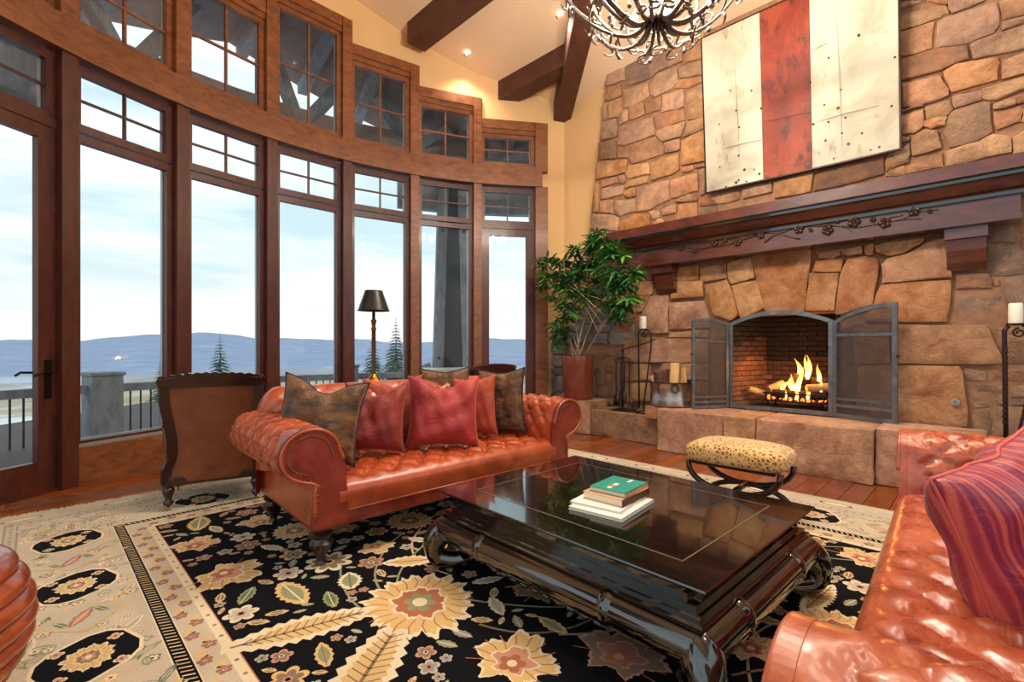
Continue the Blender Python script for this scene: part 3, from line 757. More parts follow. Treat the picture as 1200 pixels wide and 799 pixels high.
TRACE = {   # outlines read off the wall, in crops of the picture: (origin x, origin y, scale)
'A': ((680, 40, 6.656), 'stone_wall', [
 [(215,190),(300,130),(420,110),(330,200),(250,235)], [(215,240),(335,212),(352,350),(250,388),(192,400)],
 [(345,200),(560,150),(798,120),(798,205),(600,290),(560,330),(372,398),(356,350)], [(812,100),(945,60),(950,188),(822,212)],
 [(762,262),(945,194),(950,308),(772,338)], [(537,382),(600,304),(748,258),(756,370),(718,416),(576,486),(542,468)],
 [(327,430),(520,373),(536,476),(420,546),(332,566)], [(195,420),(318,387),(318,478),(215,516),(190,508)],
 [(212,530),(313,492),(313,640),(217,652)], [(167,537),(206,527),(208,650),(172,690)], [(377,562),(488,532),(497,622),(382,668)],
 [(497,530),(628,482),(618,588),(502,622)], [(637,472),(798,422),(806,558),(720,588),(628,606)], [(322,602),(368,582),(372,668),(302,706),(292,660)],
 [(772,347),(950,322),(950,368),(830,416),(728,416),(732,380)], [(822,432),(955,378),(958,636),(832,666)], [(562,632),(798,578),(812,668),(592,742)],
 [(292,727),(558,644),(578,770),(578,783),(330,872),(288,862)], [(165,692),(278,658),(282,788),(268,800),(160,832)],
 [(592,752),(812,678),(822,700),(780,798),(642,836),(592,790)], [(832,684),(963,640),(968,732),(840,786),(788,806)],
 [(430,108),(800,20),(800,116),(560,146),(350,196)], [(960,60),(960,-60),(812,-20),(812,96)], [(260,120),(420,20),(800,-60),(800,14),(430,100),(330,124)]]),
'B': ((680, 150, 6.656), 'stone_wall', [
 [(140,117),(273,93),(278,233),(135,248)], [(292,152),(578,64),(638,104),(646,198),(400,277),(372,233),(288,233)],
 [(652,117),(778,84),(773,168),(657,192)], [(792,102),(963,14),(968,256),(792,290)], [(130,262),(368,243),(348,343),(125,402)],
 [(377,292),(528,268),(537,353),(362,392),(348,352)], [(542,272),(640,233),(768,194),(772,318),(718,357),(552,411)],
 [(787,307),(873,288),(878,323),(792,342)], [(892,287),(968,273),(968,298),(892,312)], [(157,412),(283,373),(288,423),(157,462)],
 [(297,372),(333,363),(346,400),(328,432),(302,428)], [(347,422),(528,369),(518,423),(342,472)], [(152,472),(333,443),(328,513),(152,556)],
 [(112,432),(146,414),(138,656),(102,656)], [(347,487),(423,468),(428,528),(367,542),(338,520)], [(437,462),(688,404),(688,556),(520,641),(433,651)],
 [(697,402),(908,348),(913,488),(850,501),(740,541),(698,548)], [(922,332),(968,314),(973,506),(932,521)], [(147,572),(248,558),(248,667),(147,656)],
 [(257,562),(428,548),(428,648),(300,686),(254,668)], [(100,674),(248,679),(297,702),(288,798),(80,798)], [(312,732),(437,669),(542,668),(547,748),(440,798),(302,798)],
 [(527,652),(608,643),(617,688),(562,712)], [(622,642),(680,613),(742,604),(737,657),(632,681)], [(562,732),(600,699),(652,717),(648,743),(562,766)],
 [(762,592),(908,578),(917,688),(748,716)], [(742,562),(850,514),(917,547),(908,567),(742,577)], [(922,557),(980,529),(1062,560),(1062,588),(932,606)], [(927,622),(1062,599),(1062,657),(932,686)],
 [(80,802),(288,802),(280,900),(60,930)], [(300,802),(440,802),(400,880),(300,900)]]),
'F': ((800, 0, 3.0), 'stone_wall', [[(207,662),(313,638),(313,673),(212,697)], [(318,650),(453,608),(448,662),(318,686)], [(92,690),(198,664),(198,698),(140,713),(92,718)],
 [(80,180),(80,140),(200,80),(260,60),(260,120)], [(75,300),(75,190),(260,130),(260,260)], [(78,450),(76,310),(260,270),(260,420)], [(80,600),(78,460),(260,430),(260,590)]]),
'E': ((900, 160, 6.656), 'stone_wall', [[(42,352),(240,304),(356,274),(332,428),(50,478)], [(362,302),(392,264),(898,154),(903,288),(348,428)], [(927,152),(1063,114),(1063,208),(960,248),(922,268)], [(922,292),(960,258),(1063,223),(1063,298),(922,308)]]),
'C': ((1040, 0, 6.656), 'stone_wall', [
 [(87,68),(300,2),(87,0)], [(87,122),(300,63),(450,34),(477,98),(410,128),(92,232)], [(472,22),(520,-60),(758,-60),(758,0),(502,97)], [(92,247),(340,168),(363,172),(343,367),(97,437)],
 [(387,162),(500,113),(848,4),(877,180),(828,248),(640,327),(420,352),(363,377)], [(872,2),(1180,-60),(1180,80),(900,147)], [(892,162),(1180,90),(1180,150),(897,232)],
 [(638,347),(760,293),(1180,150),(1180,350),(750,437),(672,457)], [(97,472),(420,373),(617,353),(637,457),(420,541),(107,626)], [(432,552),(540,494),(858,444),(877,480),(858,617),(502,716),(483,660)],
 [(892,482),(1180,370),(1180,550),(892,617)], [(112,647),(408,584),(477,690),(477,738),(340,791),(117,836)], [(742,692),(1180,560),(1180,650),(840,777),(743,768)], [(502,742),(732,698),(732,773),(522,836),(502,790)],
 [(310,0),(450,-60),(510,-60),(460,30)], [(-300,-60),(300,-120),(290,-4),(80,-4),(80,40),(-300,60)]]),
'D': ((1040, 90, 6.656), 'stone_wall', [
 [(112,262),(278,213),(278,228),(120,277)], [(112,302),(278,248),(282,378),(200,436),(117,446)], [(292,232),(488,174),(512,245),(458,298),(302,327)], [(292,342),(472,308),(448,377),(340,407),(288,389)],
 [(187,472),(280,414),(383,417),(422,552),(192,616)], [(483,292),(540,254),(730,194),(798,193),(817,428),(700,496),(483,546),(439,430)], [(832,212),(1008,168),(998,213),(832,252)],
 [(828,272),(1038,224),(1058,242),(1038,338),(852,411)], [(117,462),(173,462),(173,498),(117,507)], [(7,602),(110,564),(168,514),(177,600),(158,666),(12,701)], [(2,722),(170,684),(427,584),(437,698),(2,786)],
 [(453,582),(720,504),(820,449),(962,462),(967,587),(453,697)], [(973,472),(1180,340),(1180,570),(982,601)], [(892,182),(1180,100),(1180,170),(1022,206)], [(1062,245),(1180,180),(1180,330),(1045,350)]]),
'G': ((740, 270, 6.656), 'stone_big', [
 [(302,302),(518,264),(518,382),(302,397)], [(527,292),(738,254),(738,368),(562,397),(528,382)], [(747,252),(928,204),(956,368),(780,416),(752,370)], [(302,407),(548,388),(557,517),(302,537)],
 [(563,422),(738,379),(788,500),(826,646),(760,700),(640,660),(602,590)], [(777,432),(972,389),(1038,597),(850,690),(822,600)], [(283,562),(557,548),(600,662),(600,757),(293,767)], [(142,512),(287,494),(278,700),(278,797),(43,797),(82,640)],
 [(32,402),(157,393),(157,488),(138,505),(80,628),(32,638)], [(-120,300),(150,280),(157,385),(30,398),(-120,420)], [(-120,430),(28,405),(28,640),(-20,790),(-120,790)]]),
'H': ((880, 260, 6.656), 'stone_big', [
 [(2,262),(440,213),(467,218),(428,520),(412,700),(110,700),(43,450)], [(453,402),(687,398),(648,690),(423,690)], [(502,302),(718,288),(698,388),(482,388)], [(512,232),(688,213),(698,258),(640,287),(522,282)],
 [(753,287),(880,264),(982,287),(997,330),(950,640),(700,720),(654,720),(693,420)], [(702,212),(858,184),(868,248),(760,262),(706,258)], [(892,182),(958,168),(948,253),(892,257)]]),
'I': ((1040, 250, 6.656), 'stone_big', [
 [(-48,402),(0,353),(140,323),(300,228),(487,184),(502,498),(-38,542)], [(-98,252),(287,184),(278,230),(130,308),(0,328),(-88,300)], [(-58,562),(0,548),(492,518),(487,640),(463,800),(458,842),(-180,845),(-110,700)]]),
'I2': ((1040, 250, 6.656), 'stone_dark', [
 [(527,432),(743,428),(748,458),(532,462)], [(527,477),(768,468),(806,500),(812,582),(532,592)], [(532,607),(892,598),(922,720),(890,856),(532,856)], [(827,512),(883,512),(883,573),(827,573)],
 [(777,242),(998,248),(1062,312),(1062,468),(880,487),(792,477),(763,430)], [(772,112),(1002,98),(992,233),(777,233)], [(1012,122),(1240,100),(1240,300),(1066,300),(1012,250)], [(902,502),(1064,484),(1240,470),(1240,856),(932,856),(938,720),(908,600)], [(1068,306),(1240,306),(1240,462),(1068,470)]]),
'J': ((1040, 360, 6.656), 'stone_big', [[(22,132),(100,132),(778,137),(896,390),(892,437),(560,442),(32,437)], [(-240,455),(558,462),(582,500),(621,790),(616,930),(500,937),(-240,900)], [(-260,132),(10,134),(20,440),(-250,445)]]),
'J2': ((1040, 360, 6.656), 'stone_dark', [
 [(822,162),(960,157),(1240,180),(1240,272),(872,277)], [(882,292),(1240,287),(1240,437),(922,437)], [(602,472),(772,502),(768,572),(617,567)], [(782,482),(1240,457),(1240,587),(787,577)], [(617,587),(900,602),(947,622),(942,688),(652,712)],
 [(832,712),(932,707),(932,763),(852,768)], [(642,732),(823,737),(846,788),(652,797)], [(962,622),(1240,602),(1240,688),(957,697)], [(652,822),(798,812),(798,988),(720,997),(662,940)], [(862,782),(1240,777),(1240,1000),(812,1010),(812,950)], [(947,712),(1240,702),(1240,763),(947,763)]]),
'L': ((620, 360, 6.656), 'stone_grey', [
 [(165,192),(268,197),(277,263),(165,263)], [(165,277),(288,287),(288,363),(160,363)], [(155,377),(298,377),(298,463),(155,458)], [(155,472),(298,472),(298,523),(155,518)], [(155,537),(298,532),(298,657),(150,657)], [(150,668),(298,665),(298,780),(150,780)],
 [(502,137),(633,132),(628,193),(502,193)], [(472,207),(608,207),(608,283),(442,273)], [(647,137),(823,127),(823,288),(642,288),(617,250)], [(282,132),(478,142),(430,272),(302,272)], [(302,2),(598,2),(612,124),(500,128),(322,122)], [(632,2),(820,2),(820,118),(642,124)],
 [(302,380),(505,382),(505,520),(304,520)], [(302,530),(505,530),(505,700),(304,700)]]),
'L2': ((620, 360, 6.656), 'stone_dark', [
 [(432,292),(620,302),(728,312),(700,378),(520,388),(432,368)], [(517,402),(678,384),(668,457),(517,447)], [(517,467),(583,467),(583,597),(517,597)], [(597,522),(643,522),(643,583),(593,587)], [(592,467),(658,467),(662,513),(597,508)],
 [(517,612),(678,594),(688,697),(517,697)], [(692,442),(888,432),(888,577),(692,577)], [(692,592),(888,592),(888,757),(692,737)], [(517,706),(684,706),(684,760),(517,760)]]),
'M': ((740, 380, 6.656), 'stone_big', [[(-60,200),(215,114),(478,112),(600,112),(600,298),(100,298),(-60,290)], [(2,312),(138,307),(138,437),(2,437)], [(242,302),(600,302),(600,437),(160,437)], [(297,62),(600,42),(600,103),(293,103)], [(2,457),(138,452),(138,600),(2,600)], [(150,452),(600,452),(600,680),(150,650)], [(-60,100),(286,104),(200,110),(-60,190)]]),
}
for key, (crop, mat, polys) in TRACE.items():
    ox, oy, sc = crop
    for poly in polys:
        b = WB
        if mat == 'stone_big': b = WB-0.03
        if mat == 'stone_dark': b = WB+0.03
        pp = [on_wall(ox+x/sc, oy+y/sc, b) for x, y in poly]
        pp = [(min(a, 5.12), z) for a, z in pp]
        # keep clear of the fire opening
        mt = mat
        if mat == 'stone_wall' and sr.random() < 0.10: mt = 'stone_dark'
        if mat == 'stone_wall' and sr.random() < 0.14: mt = 'stone_big'
        stone(pp, b, mt)
# courses above and to the right of the picture's frame
rr = random.Random(5)
def course_fill(a0, a1, z0, z1):
    z = z0
    while z < z1-0.05:
        h = rr.uniform(0.16, 0.34); a = a0
        while a < a1-0.05:
            w = rr.uniform(0.25, 0.7); a2 = min(a+w, a1); z2 = min(z+h, z1)
            j = lambda: rr.uniform(-0.02, 0.02)
            stone([(a2+j(), z+j()), (a2+j(), z2+j()), (a+j(), z2+j()), (a+j(), z+j())], WB)
            a = a2
        z += h
course_fill(-1.6, -0.33, 0.0, 3.9)
# keystone valve
vk = empty('gas_key_valve', (0, 0, 0), 0, 'small chrome gas key valve set in the buff stone', 'valve')
ka, kz = on_wall(1119.5, 470.5, 5.96)
m = MB(); 
c = P(ka, 5.945, kz)
nrm = (P(0, -1)-P(0, 0))
m.tube([c, c+nrm*0.012], 0.032, 14); m.build('escutcheon', MT['alum'], vk, True, angle=40)
m = MB(); m.tube([c+nrm*0.012, c+nrm*0.03], 0.012, 10); m.build('key_socket', MT['steel'], vk, True, angle=40)
# ================================================================== firebox with single bricks
fb = empty('fireplace_firebox', (0, 0, 0), 0, 'brick lined firebox set in the stone chimney wall', 'firebox')
BKA0, BKA1, BKB = 1.30, 2.08, 6.82
m = MB()
def quad3(p, q, r, s_): m.add([p, q, r, s_], [(0, 1, 2, 3)])
# shell just behind the bricks
slab(m, BKA0-0.12, BKA1+0.12, BKB+0.03, BKB+0.1, 0.40, 2.3)
m.hexa([P(OA1+0.02, 6.05, 0.4), P(BKA1+0.03, BKB+0.08, 0.4), P(BKA1+0.13, BKB+0.08, 0.4), P(OA1+0.12, 6.05, 0.4), P(OA1+0.02, 6.05, 2.3), P(BKA1+0.03, BKB+0.08, 2.3), P(BKA1+0.13, BKB+0.08, 2.3), P(OA1+0.12, 6.05, 2.3)])
m.hexa([P(OA0-0.02, 6.05, 0.4), P(BKA0-0.03, BKB+0.08, 0.4), P(BKA0-0.13, BKB+0.08, 0.4), P(OA0-0.12, 6.05, 0.4), P(OA0-0.02, 6.05, 2.3), P(BKA0-0.03, BKB+0.08, 2.3), P(BKA0-0.13, BKB+0.08, 2.3), P(OA0-0.12, 6.05, 2.3)])
slab(m, OA0-0.1, OA1+0.1, 6.06, BKB+0.1, 2.25, 2.32)
slab(m, OA0-0.1, OA1+0.1, 6.0, BKB+0.1, 0.42, 0.50)
m.build('lining', MT['soot'], fb)
def brick_wall(p, q, z0, rows, blen=0.20, bh=0.062, soot_from=99):
    p = Vector(p); q = Vector(q); d = (q-p); L = d.length; d = d/L
    ang = math.atan2(d.y, d.x)
    full = MB().bbox((0, 0, 0), (blen-0.008, 0.05, bh-0.008), 0.003)
    me = None; me2 = None
    for r in range(rows):
        x = -blen/2 if r % 2 else 0.0
        while x < L-0.02:
            x0, x1 = max(x, 0), min(x+blen, L)
            if x1-x0 > 0.03:
                c = p+d*((x0+x1)/2); z = z0+bh*(r+0.5)
                if me is None:
                    o = full.build('brick', MT['brick'], fb); me = o.data
                    me2 = me.copy(); me2.materials.clear(); me2.materials.append(MT['brick_soot'])
                    me3 = me.copy(); me3.materials.clear(); me3.materials.append(MT['brick_mid'])
                else:
                    o = bpy.data.objects.new('brick', me2 if r+sr.random()*2 > soot_from+1.5 else me3 if r+sr.random()*3 > soot_from-1.5 else me); COL.objects.link(o); o.parent = fb
                o.location = (c.x, c.y, z); o.rotation_euler = (0, 0, ang)
                o.scale = ((x1-x0)/blen, 1, 1)
            x += blen
brick_wall(P(BKA0, BKB), P(BKA1, BKB), 0.50, 20, soot_from=8)
brick_wall(P(OA1, 6.06), P(BKA1+0.01, BKB), 0.50, 20, soot_from=12)
brick_wall(P(OA0, 6.06), P(BKA0-0.01, BKB), 0.50, 20, soot_from=8)
# ================================================================== hearth blocks
hearth = empty('stone_hearth', (0, 0, 0), 0, 'raised hearth of large sandstone blocks before the fireplace', 'hearth')
hr = random.Random(21)
def block(a0, a1, b0, b1, z0, z1, mat='stone_big', jit=0.012, nu=5):
    bm = bmesh.new(); bmesh.ops.create_cube(bm, size=1.0)
    bmesh.ops.subdivide_edges(bm, edges=bm.edges[:], cuts=nu, use_grid_fill=True)
    bmesh.ops.bevel(bm, geom=[e for e in bm.edges if len(e.link_faces) == 2 and e.link_faces[0].normal.dot(e.link_faces[1].normal) < 0.5], offset=0.02, segments=1, affect='EDGES')
    for v in bm.verts:
        x = a0+(v.co.x+0.5)*(a1-a0); y = b0+(v.co.y+0.5)*(b1-b0); z = z0+(v.co.z+0.5)*(z1-z0)
        jb = hr.uniform(-jit, jit)*0.7 if v.co.y < 0.3 else 0
        jz = hr.uniform(-jit, 0)*0.5 if v.co.z > 0.3 else 0
        v.co = P(x+(hr.uniform(-jit, jit)*0.4), y+jb, z+jz)
    bm.verts.index_update()
    mb = MB(); mb.add([tuple(v.co) for v in bm.verts], [tuple(v.index for v in f.verts) for f in bm.faces]); bm.free()
    return mb.build('stone_block', MT[mat], hearth, True, angle=35)
block(3.97, 4.75, 5.50, 5.96, 0.0, 0.47, 'stone_big')
block(2.84, 3.96, 5.52, 5.96, 0.0, 0.36, 'stone_dark')
block(2.05, 2.82, 5.27, 5.96, 0.0, 0.50, 'stone_big')
block(1.72-0.0, 2.04, 5.275, 5.97, 0.0, 0.50, 'stone_big')
block(0.74, 1.71, 5.27, 5.97, 0.0, 0.50, 'stone_big')
block(0.02, 0.73, 5.36, 5.96, 0.0, 0.51, 'stone_big')
block(-1.2, 0.01, 5.50, 5.97, 0.0, 0.36, 'stone_dark')
block(2.83, 3.06, 5.42, 5.97, 0.345, 0.50, 'stone_big')
# ================================================================== mantel
man = empty('fireplace_mantel', (0, 0, 0), 0, 'dark wood mantel shelf with carved flowering branch frieze', 'mantel')
MC = 1.66
def mslab(name, hw, b0, z0, z1, mat='mantel', c=MC):
    m = MB(); slab(m, c-hw, c+hw, b0, 5.97, z0, z1)
    return m.build(name, MT[mat], man)
mslab('shelf', 2.02, 5.48, 2.66, 2.77)
mslab('shelf_lower_edge', 1.985, 5.52, 2.625, 2.66, 'lacquer')
m = MB()     # cornice moulding
prof = [(5.975, 2.53), (5.715, 2.53), (5.70, 2.545), (5.66, 2.555), (5.62, 2.585), (5.585, 2.615), (5.56, 2.63), (5.975, 2.63)]
hw = 1.95
vs = []
for (bb, z) in prof:
    k = hw-(bb-5.56)*0.6 if bb < 5.9 else hw-0.1
    vs.append(P(MC+k, bb, z))
for (bb, z) in prof:
    k = hw-(bb-5.56)*0.6 if bb < 5.9 else hw-0.1
    vs.append(P(MC-k, bb, z))
n = len(prof)
m.add(vs, [tuple(range(n)), tuple(range(2*n-1, n-1, -1))]+[(i, (i+1) % n, n+(i+1) % n, n+i) for i in range(n)])
m.build('cornice', MT['mantel'], man)
mslab('cornice_bead', 1.865, 5.705, 2.505, 2.535, 'lacquer')
fr = mslab('frieze', 1.84, 5.74, 2.35, 2.51)
m = MB(); slab(m, MC-1.85, MC+1.85, 5.725, 5.97, 2.30, 2.35); m.build('lower_moulding', MT['mantel'], man)
for ca in (3.03, 0.15):
    m = MB()
    m.prism([(5.97, 1.93), (5.97, 2.30), (5.80, 2.30), (5.80, 2.20), (5.835, 2.195), (5.85, 2.10), (5.90, 2.0), (5.95, 1.95)], lambda x, z, d: P(d, x, z), ca-0.13, ca+0.13)
    m.build('corbel', MT['mantel'], man)
    m = MB(); slab(m, ca-0.14, ca+0.14, 5.79, 5.97, 2.20, 2.298); m.build('corbel_cap', MT['mantel'], man)
# carved branch on the frieze
def onm(x, y, d=5.735):
    a, z = on_wall(700+x/2.4, 180+y/2.4, d); return (a, max(2.362, min(2.50, z)))
m = MB()
def twig(pts, r0, r1):
    path = [P(*(lambda q: (q[0], 5.732, q[1]))(onm(x, y))) for x, y in pts]
    fine = []
    for i in range(len(path)-1):
        for k in range(4):
            fine.append(path[i].lerp(path[i+1], k/4)+Vector((0, 0, 0.004*math.sin(3.1*(i+k/4)))))
    fine.append(path[-1])
    m.tube(fine, [r0+(r1-r0)*i/(len(fine)-1) for i in range(len(fine))], 6)
twig([(200,270),(240,262),(290,268),(340,262),(400,245),(470,225)], 0.004, 0.008)
twig([(470,250),(500,228),(540,207),(600,203),(650,202)], 0.011, 0.008)
twig([(440,222),(500,222),(570,240)], 0.004, 0.009)
twig([(650,202),(720,208),(790,197),(850,187),(890,167),(960,158)], 0.009, 0.003)
twig([(790,197),(830,178),(860,172)], 0.006, 0.003); twig([(850,187),(912,184)], 0.006, 0.003); twig([(600,203),(650,190),(720,180)], 0.006, 0.003)
twig([(690,205),(720,222)], 0.005, 0.003); twig([(340,262),(370,240),(400,236)], 0.006, 0.003); twig([(240,262),(225,255)], 0.005, 0.003)
br = m.build('carved_branch', MT['carving'], man, True)
for (x, y, s_) in [(235,266,0.8),(275,272,0.9),(330,252,1.0),(395,250,1.0),(460,230,0.9),(567,213,1.1),(648,216,1.2),(722,192,1.3),(808,195,1.2),(890,162,1.1),(675,190,0.5),(600,215,0.5),(775,186,0.6),(935,162,0.5),(360,246,0.5)]:
    a, z = onm(x, y); c = P(a, 5.73, z)
    ex = P(1, 0)-P(0, 0); ez = Vector((0, 0, 1)); nn = P(0, -1)-P(0, 0)
    m = MB()
    for k in range(5):
        t = 2*PI*k/5+x
        q = c+ex*math.cos(t)*0.026*s_+ez*math.sin(t)*0.026*s_+nn*0.008
        m.ball(q, 0.019*s_, 7, 5, sc=(1, 1, 1))
    m.ball(c+nn*0.014, 0.012*s_, 7, 5)
    m.build('carved_blossom', MT['carving'], man, True)
# ================================================================== wall art
art = empty('metal_wall_panel', (0, 0, 0), 0, 'large weathered white metal panel with a rusty red vertical band, above mantel', 'wall art')
def artmat(name, base, stops_noise, rust, amount):
    M = Mat(name); v = M.coord('Object')
    n = M.noise(v, 2.2, 6, 0.6, 0.6)
    c = M.ramp(n.outputs['Fac'], stops_noise)
    n2 = M.noise(M.coord('Object', (1, 1, 0.5), rnd=3), 5.5, 7, 0.7)
    f = M.ramp(n2.outputs['Fac'], [(amount, (0, 0, 0)), (amount+0.12, (1, 1, 1))])
    c = M.mix(f, c, rust)
    M.bsdf(Base_Color=c, Roughness=0.6, Metallic=0.0)
    M.bump(n2.outputs['Fac'], 0.15, 0.01)
    return M.m
MT['art_white'] = artmat('chalky_enamel', None, [(0.3, srgb(162, 152, 128)), (0.5, srgb(190, 186, 166)), (0.7, srgb(200, 198, 182))], srgb(150, 124, 102), 0.58)
MT['art_red'] = artmat('rust_red_enamel', None, [(0.3, srgb(96, 26, 12)), (0.5, srgb(130, 42, 20)), (0.7, srgb(158, 70, 38))], srgb(72, 24, 14), 0.50)
# panel corners in the wall plane; the panel leans forward a little at the top
AB, ZB = on_wall(829, 226, 5.93)
AT, ZT = on_wall(829, 226, 5.93)[0], 4.62
aL = on_wall(829, 226, 5.93)[0]; aR_ = on_wall(1055, 178, 5.93)[0]
zb = on_wall(829, 226, 5.93)[1]
zt = on_wall(822, 48, 5.80)[1]
def art_pt(a, z, d=0.0):
    k = (z-zb)/(zt-zb)
    return P(a, 5.935-0.14*k-d, z)
w_all = aL-aR_
cut = [on_wall(896, 212, 5.93)[0], on_wall(953, 200, 5.93)[0]]
seg = [aL, cut[0], cut[1], aR_]
m = MB()
for k in range(3):
    m = MB()
    m.prism([(seg[k], zb), (seg[k], zt), (seg[k+1]+0.004, zt), (seg[k+1]+0.004, zb)], lambda a, z, d: art_pt(a, z, d), 0.0, 0.032)
    o = m.build(['white_sheet', 'red_sheet', 'white_sheet'][k], MT['art_red' if k == 1 else 'art_white'], art)
m = MB()
for (a0, a1, z0, z1) in ((aL+0.012, aL-0.004, zb-0.012, zt+0.012), (aR_+0.004, aR_-0.012, zb-0.012, zt+0.012), (aL, aR_, zb-0.012, zb+0.002), (aL, aR_, zt-0.002, zt+0.012)):
    m.prism([(a0, z0), (a0, z1), (a1, z1), (a1, z0)], lambda a, z, d: art_pt(a, z, d), 0.0, 0.036)
m.build('edge_frame', MT['iron_brown'], art)
ex_ = P(1, 0)-P(0, 0); nn_ = P(0, -1)-P(0, 0)
# bolt holes: picture positions (crop 800,0 scale 3)
for (x, y, r) in [(453,295,6),(558,320,7),(624,135,8),(518,212,6),(548,382,8),(573,415,6),(500,372,5),(460,438,8),(513,430,6),(560,468,6),(502,494,7),(582,505,8),(630,468,6),(735,374,6),(748,208,6),(280,385,7),(248,325,6),(193,393,6),(175,325,5),(133,440,5),(202,450,6),(197,547,7),(216,596,9),(186,640,9),(195,632,7),(250,595,5),(268,610,8),(222,636,6),(130,588,5),(392,580,8),(438,575,8),(150,655,6),(530,555,6),(690,515,6),(660,525,5),(760,500,5),(255,640,5)]:
    a, z = on_wall(800+x/3, y/3, 5.88)
    if not (aR_+0.01 < a < aL-0.01 and zb+0.01 < z < zt): continue
    c = art_pt(a, z, 0.033)
    m = MB(); m.tube([c-nn_*0.002, c+nn_*0.003], r*0.0018, 8); m.build('rivet', MT['iron_brown'], art)
m = MB()   # creases across the sheets
for (x0, y0, x1, y1) in [(140,525,285,490),(470,430,690,372),(460,190,520,160),(290,432,455,395),(190,200,200,560),(548,60,560,520)]:
    a0, z0 = on_wall(800+x0/3, y0/3, 5.88); a1, z1 = on_wall(800+x1/3, y1/3, 5.88)
    p, q = art_pt(a0, z0, 0.0325), art_pt(a1, z1, 0.0325)
    m.tube([p, p.lerp(q, .5)+Vector((0, 0, .004)), q], [0.004, 0.016, 0.004], 6, flat=0.12)
m.build('crease', simple('crease_grime', srgb(186, 172, 148), 0.7), art)
# ================================================================== fire screen
scr = empty('fireplace_screen', (0, 0, 0), 0, 'steel fireplace screen with arched top and two open mesh doors', 'fire screen')
SB = 5.955
def arch_z(f, z_side, z_mid): return z_side+(z_mid-z_side)*(1-(2*f-1)**2)
def panel(p0, p1, zs0, zs1, zm, fw, mid_bars, name, mesh=True, parent=scr, asym=False):
    """framed panel on the vertical plane through p0-p1"""
    p0 = Vector(p0); p1 = Vector(p1); d = p1-p0; w = d.length; d = d/w; nrm = Vector((-d.y, d.x, 0))
    if nrm.dot(Vector((-p0.x, -p0.y, 0))) < 0: nrm = -nrm
    def top(f):
        return zs0+(zs1-zs0)*f+zm*4*f*(1-f)
    def pt(x, z, y=0): return p0+d*x+nrm*y+Vector((0, 0, z))
    m = MB()
    z0 = p0.z*0
    zb_ = 0.505
    t = 0.022
    def hx(x0, x1, za0, za1, zb0, zb1):
        m.hexa([pt(x0, za0, -t/2), pt(x1, za1, -t/2), pt(x1, za1, t/2), pt(x0, za0, t/2), pt(x0, zb0, -t/2), pt(x1, zb1, -t/2), pt(x1, zb1, t/2), pt(x0, zb0, t/2)])
    hx(0, fw, zb_, zb_, top(0), top(fw/w)); hx(w-fw, w, zb_, zb_, top(1-fw/w), top(1))
    if mid_bars is not None: hx(fw, w-fw, zb_, zb_, zb_+fw, zb_+fw)
    n = 12
    for k in range(n):
        x0, x1 = fw+(w-2*fw)*k/n, fw+(w-2*fw)*(k+1)/n
        hx(x0, x1, top(x0/w)-fw, top(x1/w)-fw, top(x0/w), top(x1/w))
    for zb2 in (mid_bars or []): hx(fw, w-fw, zb2-fw*0.35, zb2-fw*0.35, zb2+fw*0.35, zb2+fw*0.35)
    fr_ = m.build(name, MT['steel'], parent)
    if mesh:
        m = MB()
        vs = []; fs = []
        for k in range(n+1):
            x = fw+(w-2*fw)*k/n
            vs += [pt(x, zb_+fw), pt(x, top(x/w)-fw)]
        for k in range(n): fs.append((2*k, 2*k+2, 2*k+3, 2*k+1))
        m.add(vs, fs); m.build('wire_mesh', MT['mesh'], fr_)
    return pt
cL, cR = P(2.235, SB), P(1.165, SB)
panel(cL, cR, 1.52, 1.52, 0.13, 0.045, [], 'arched_frame', mesh=False)
# doors swung open
tipL = on_floor(813.5, 480, 0.5); tipR = on_floor(1057, 497, 0.5)
tL = P(2.49, 5.50); tR = P(0.615, 5.76)
panel(tL, cL+P(0, -0.03)-P(0, 0), 1.555, 1.50, 0.05, 0.032, [1.30, 0.64, 0.58], 'screen_door')
pt = panel(cR+P(0, -0.03)-P(0, 0), tR, 1.50, 1.66, 0.05, 0.042, [1.36, 0.70, 0.63], 'screen_door')
for (p, z) in ((tL, 1.15), (tR, 1.15)):
    m = MB(); m.ball((p.x, p.y, z), 0.016, 8, 6); m.build('door_knob', MT['iron'], scr, True)
# ================================================================== fire: grate, logs, flames
gr = empty('fire_grate', (0, 0, 0), 0, 'black iron fire grate holding burning logs', 'grate')
FA, FBm = 1.60, 6.36
m = MB()
for k in range(11):
    a = FA-0.30+0.06*k
    m.bar(P(a, FBm-0.17, 0.60), P(a, FBm+0.16, 0.60), 0.014, 0.014)
    m.bar(P(a, FBm-0.17, 0.60), P(a, FBm-0.17, 0.69), 0.012, 0.012)
m.bar(P(FA-0.33, FBm-0.17, 0.69), P(FA+0.33, FBm-0.17, 0.69), 0.016, 0.016); m.bar(P(FA-0.33, FBm-0.17, 0.60), P(FA+0.33, FBm-0.17, 0.60), 0.016, 0.016)
m.build('grate_bars', MT['iron'], gr)
for (da, db) in ((-0.28, -0.15), (0.28, -0.15), (-0.28, 0.14), (0.28, 0.14)):
    m = MB(); m.bar(P(FA+da, FBm+db, 0.50), P(FA+da, FBm+db, 0.60), 0.02, 0.02); m.build('leg', MT['iron'], gr)
lg = random.Random(9)
def log(name, p, q, r, mat, label, group, split=False, end=None, cat='log'):
    p = Vector(p); q = Vector(q)
    m = MB(); n = 9; path = [p.lerp(q, k/4) for k in range(5)]
    m.tube(path, [r*lg.uniform(0.9, 1.08) for _ in path], n)
    o = m.build(name, MT[mat], None, True, angle=50)
    tag(o, label, cat, group); return o
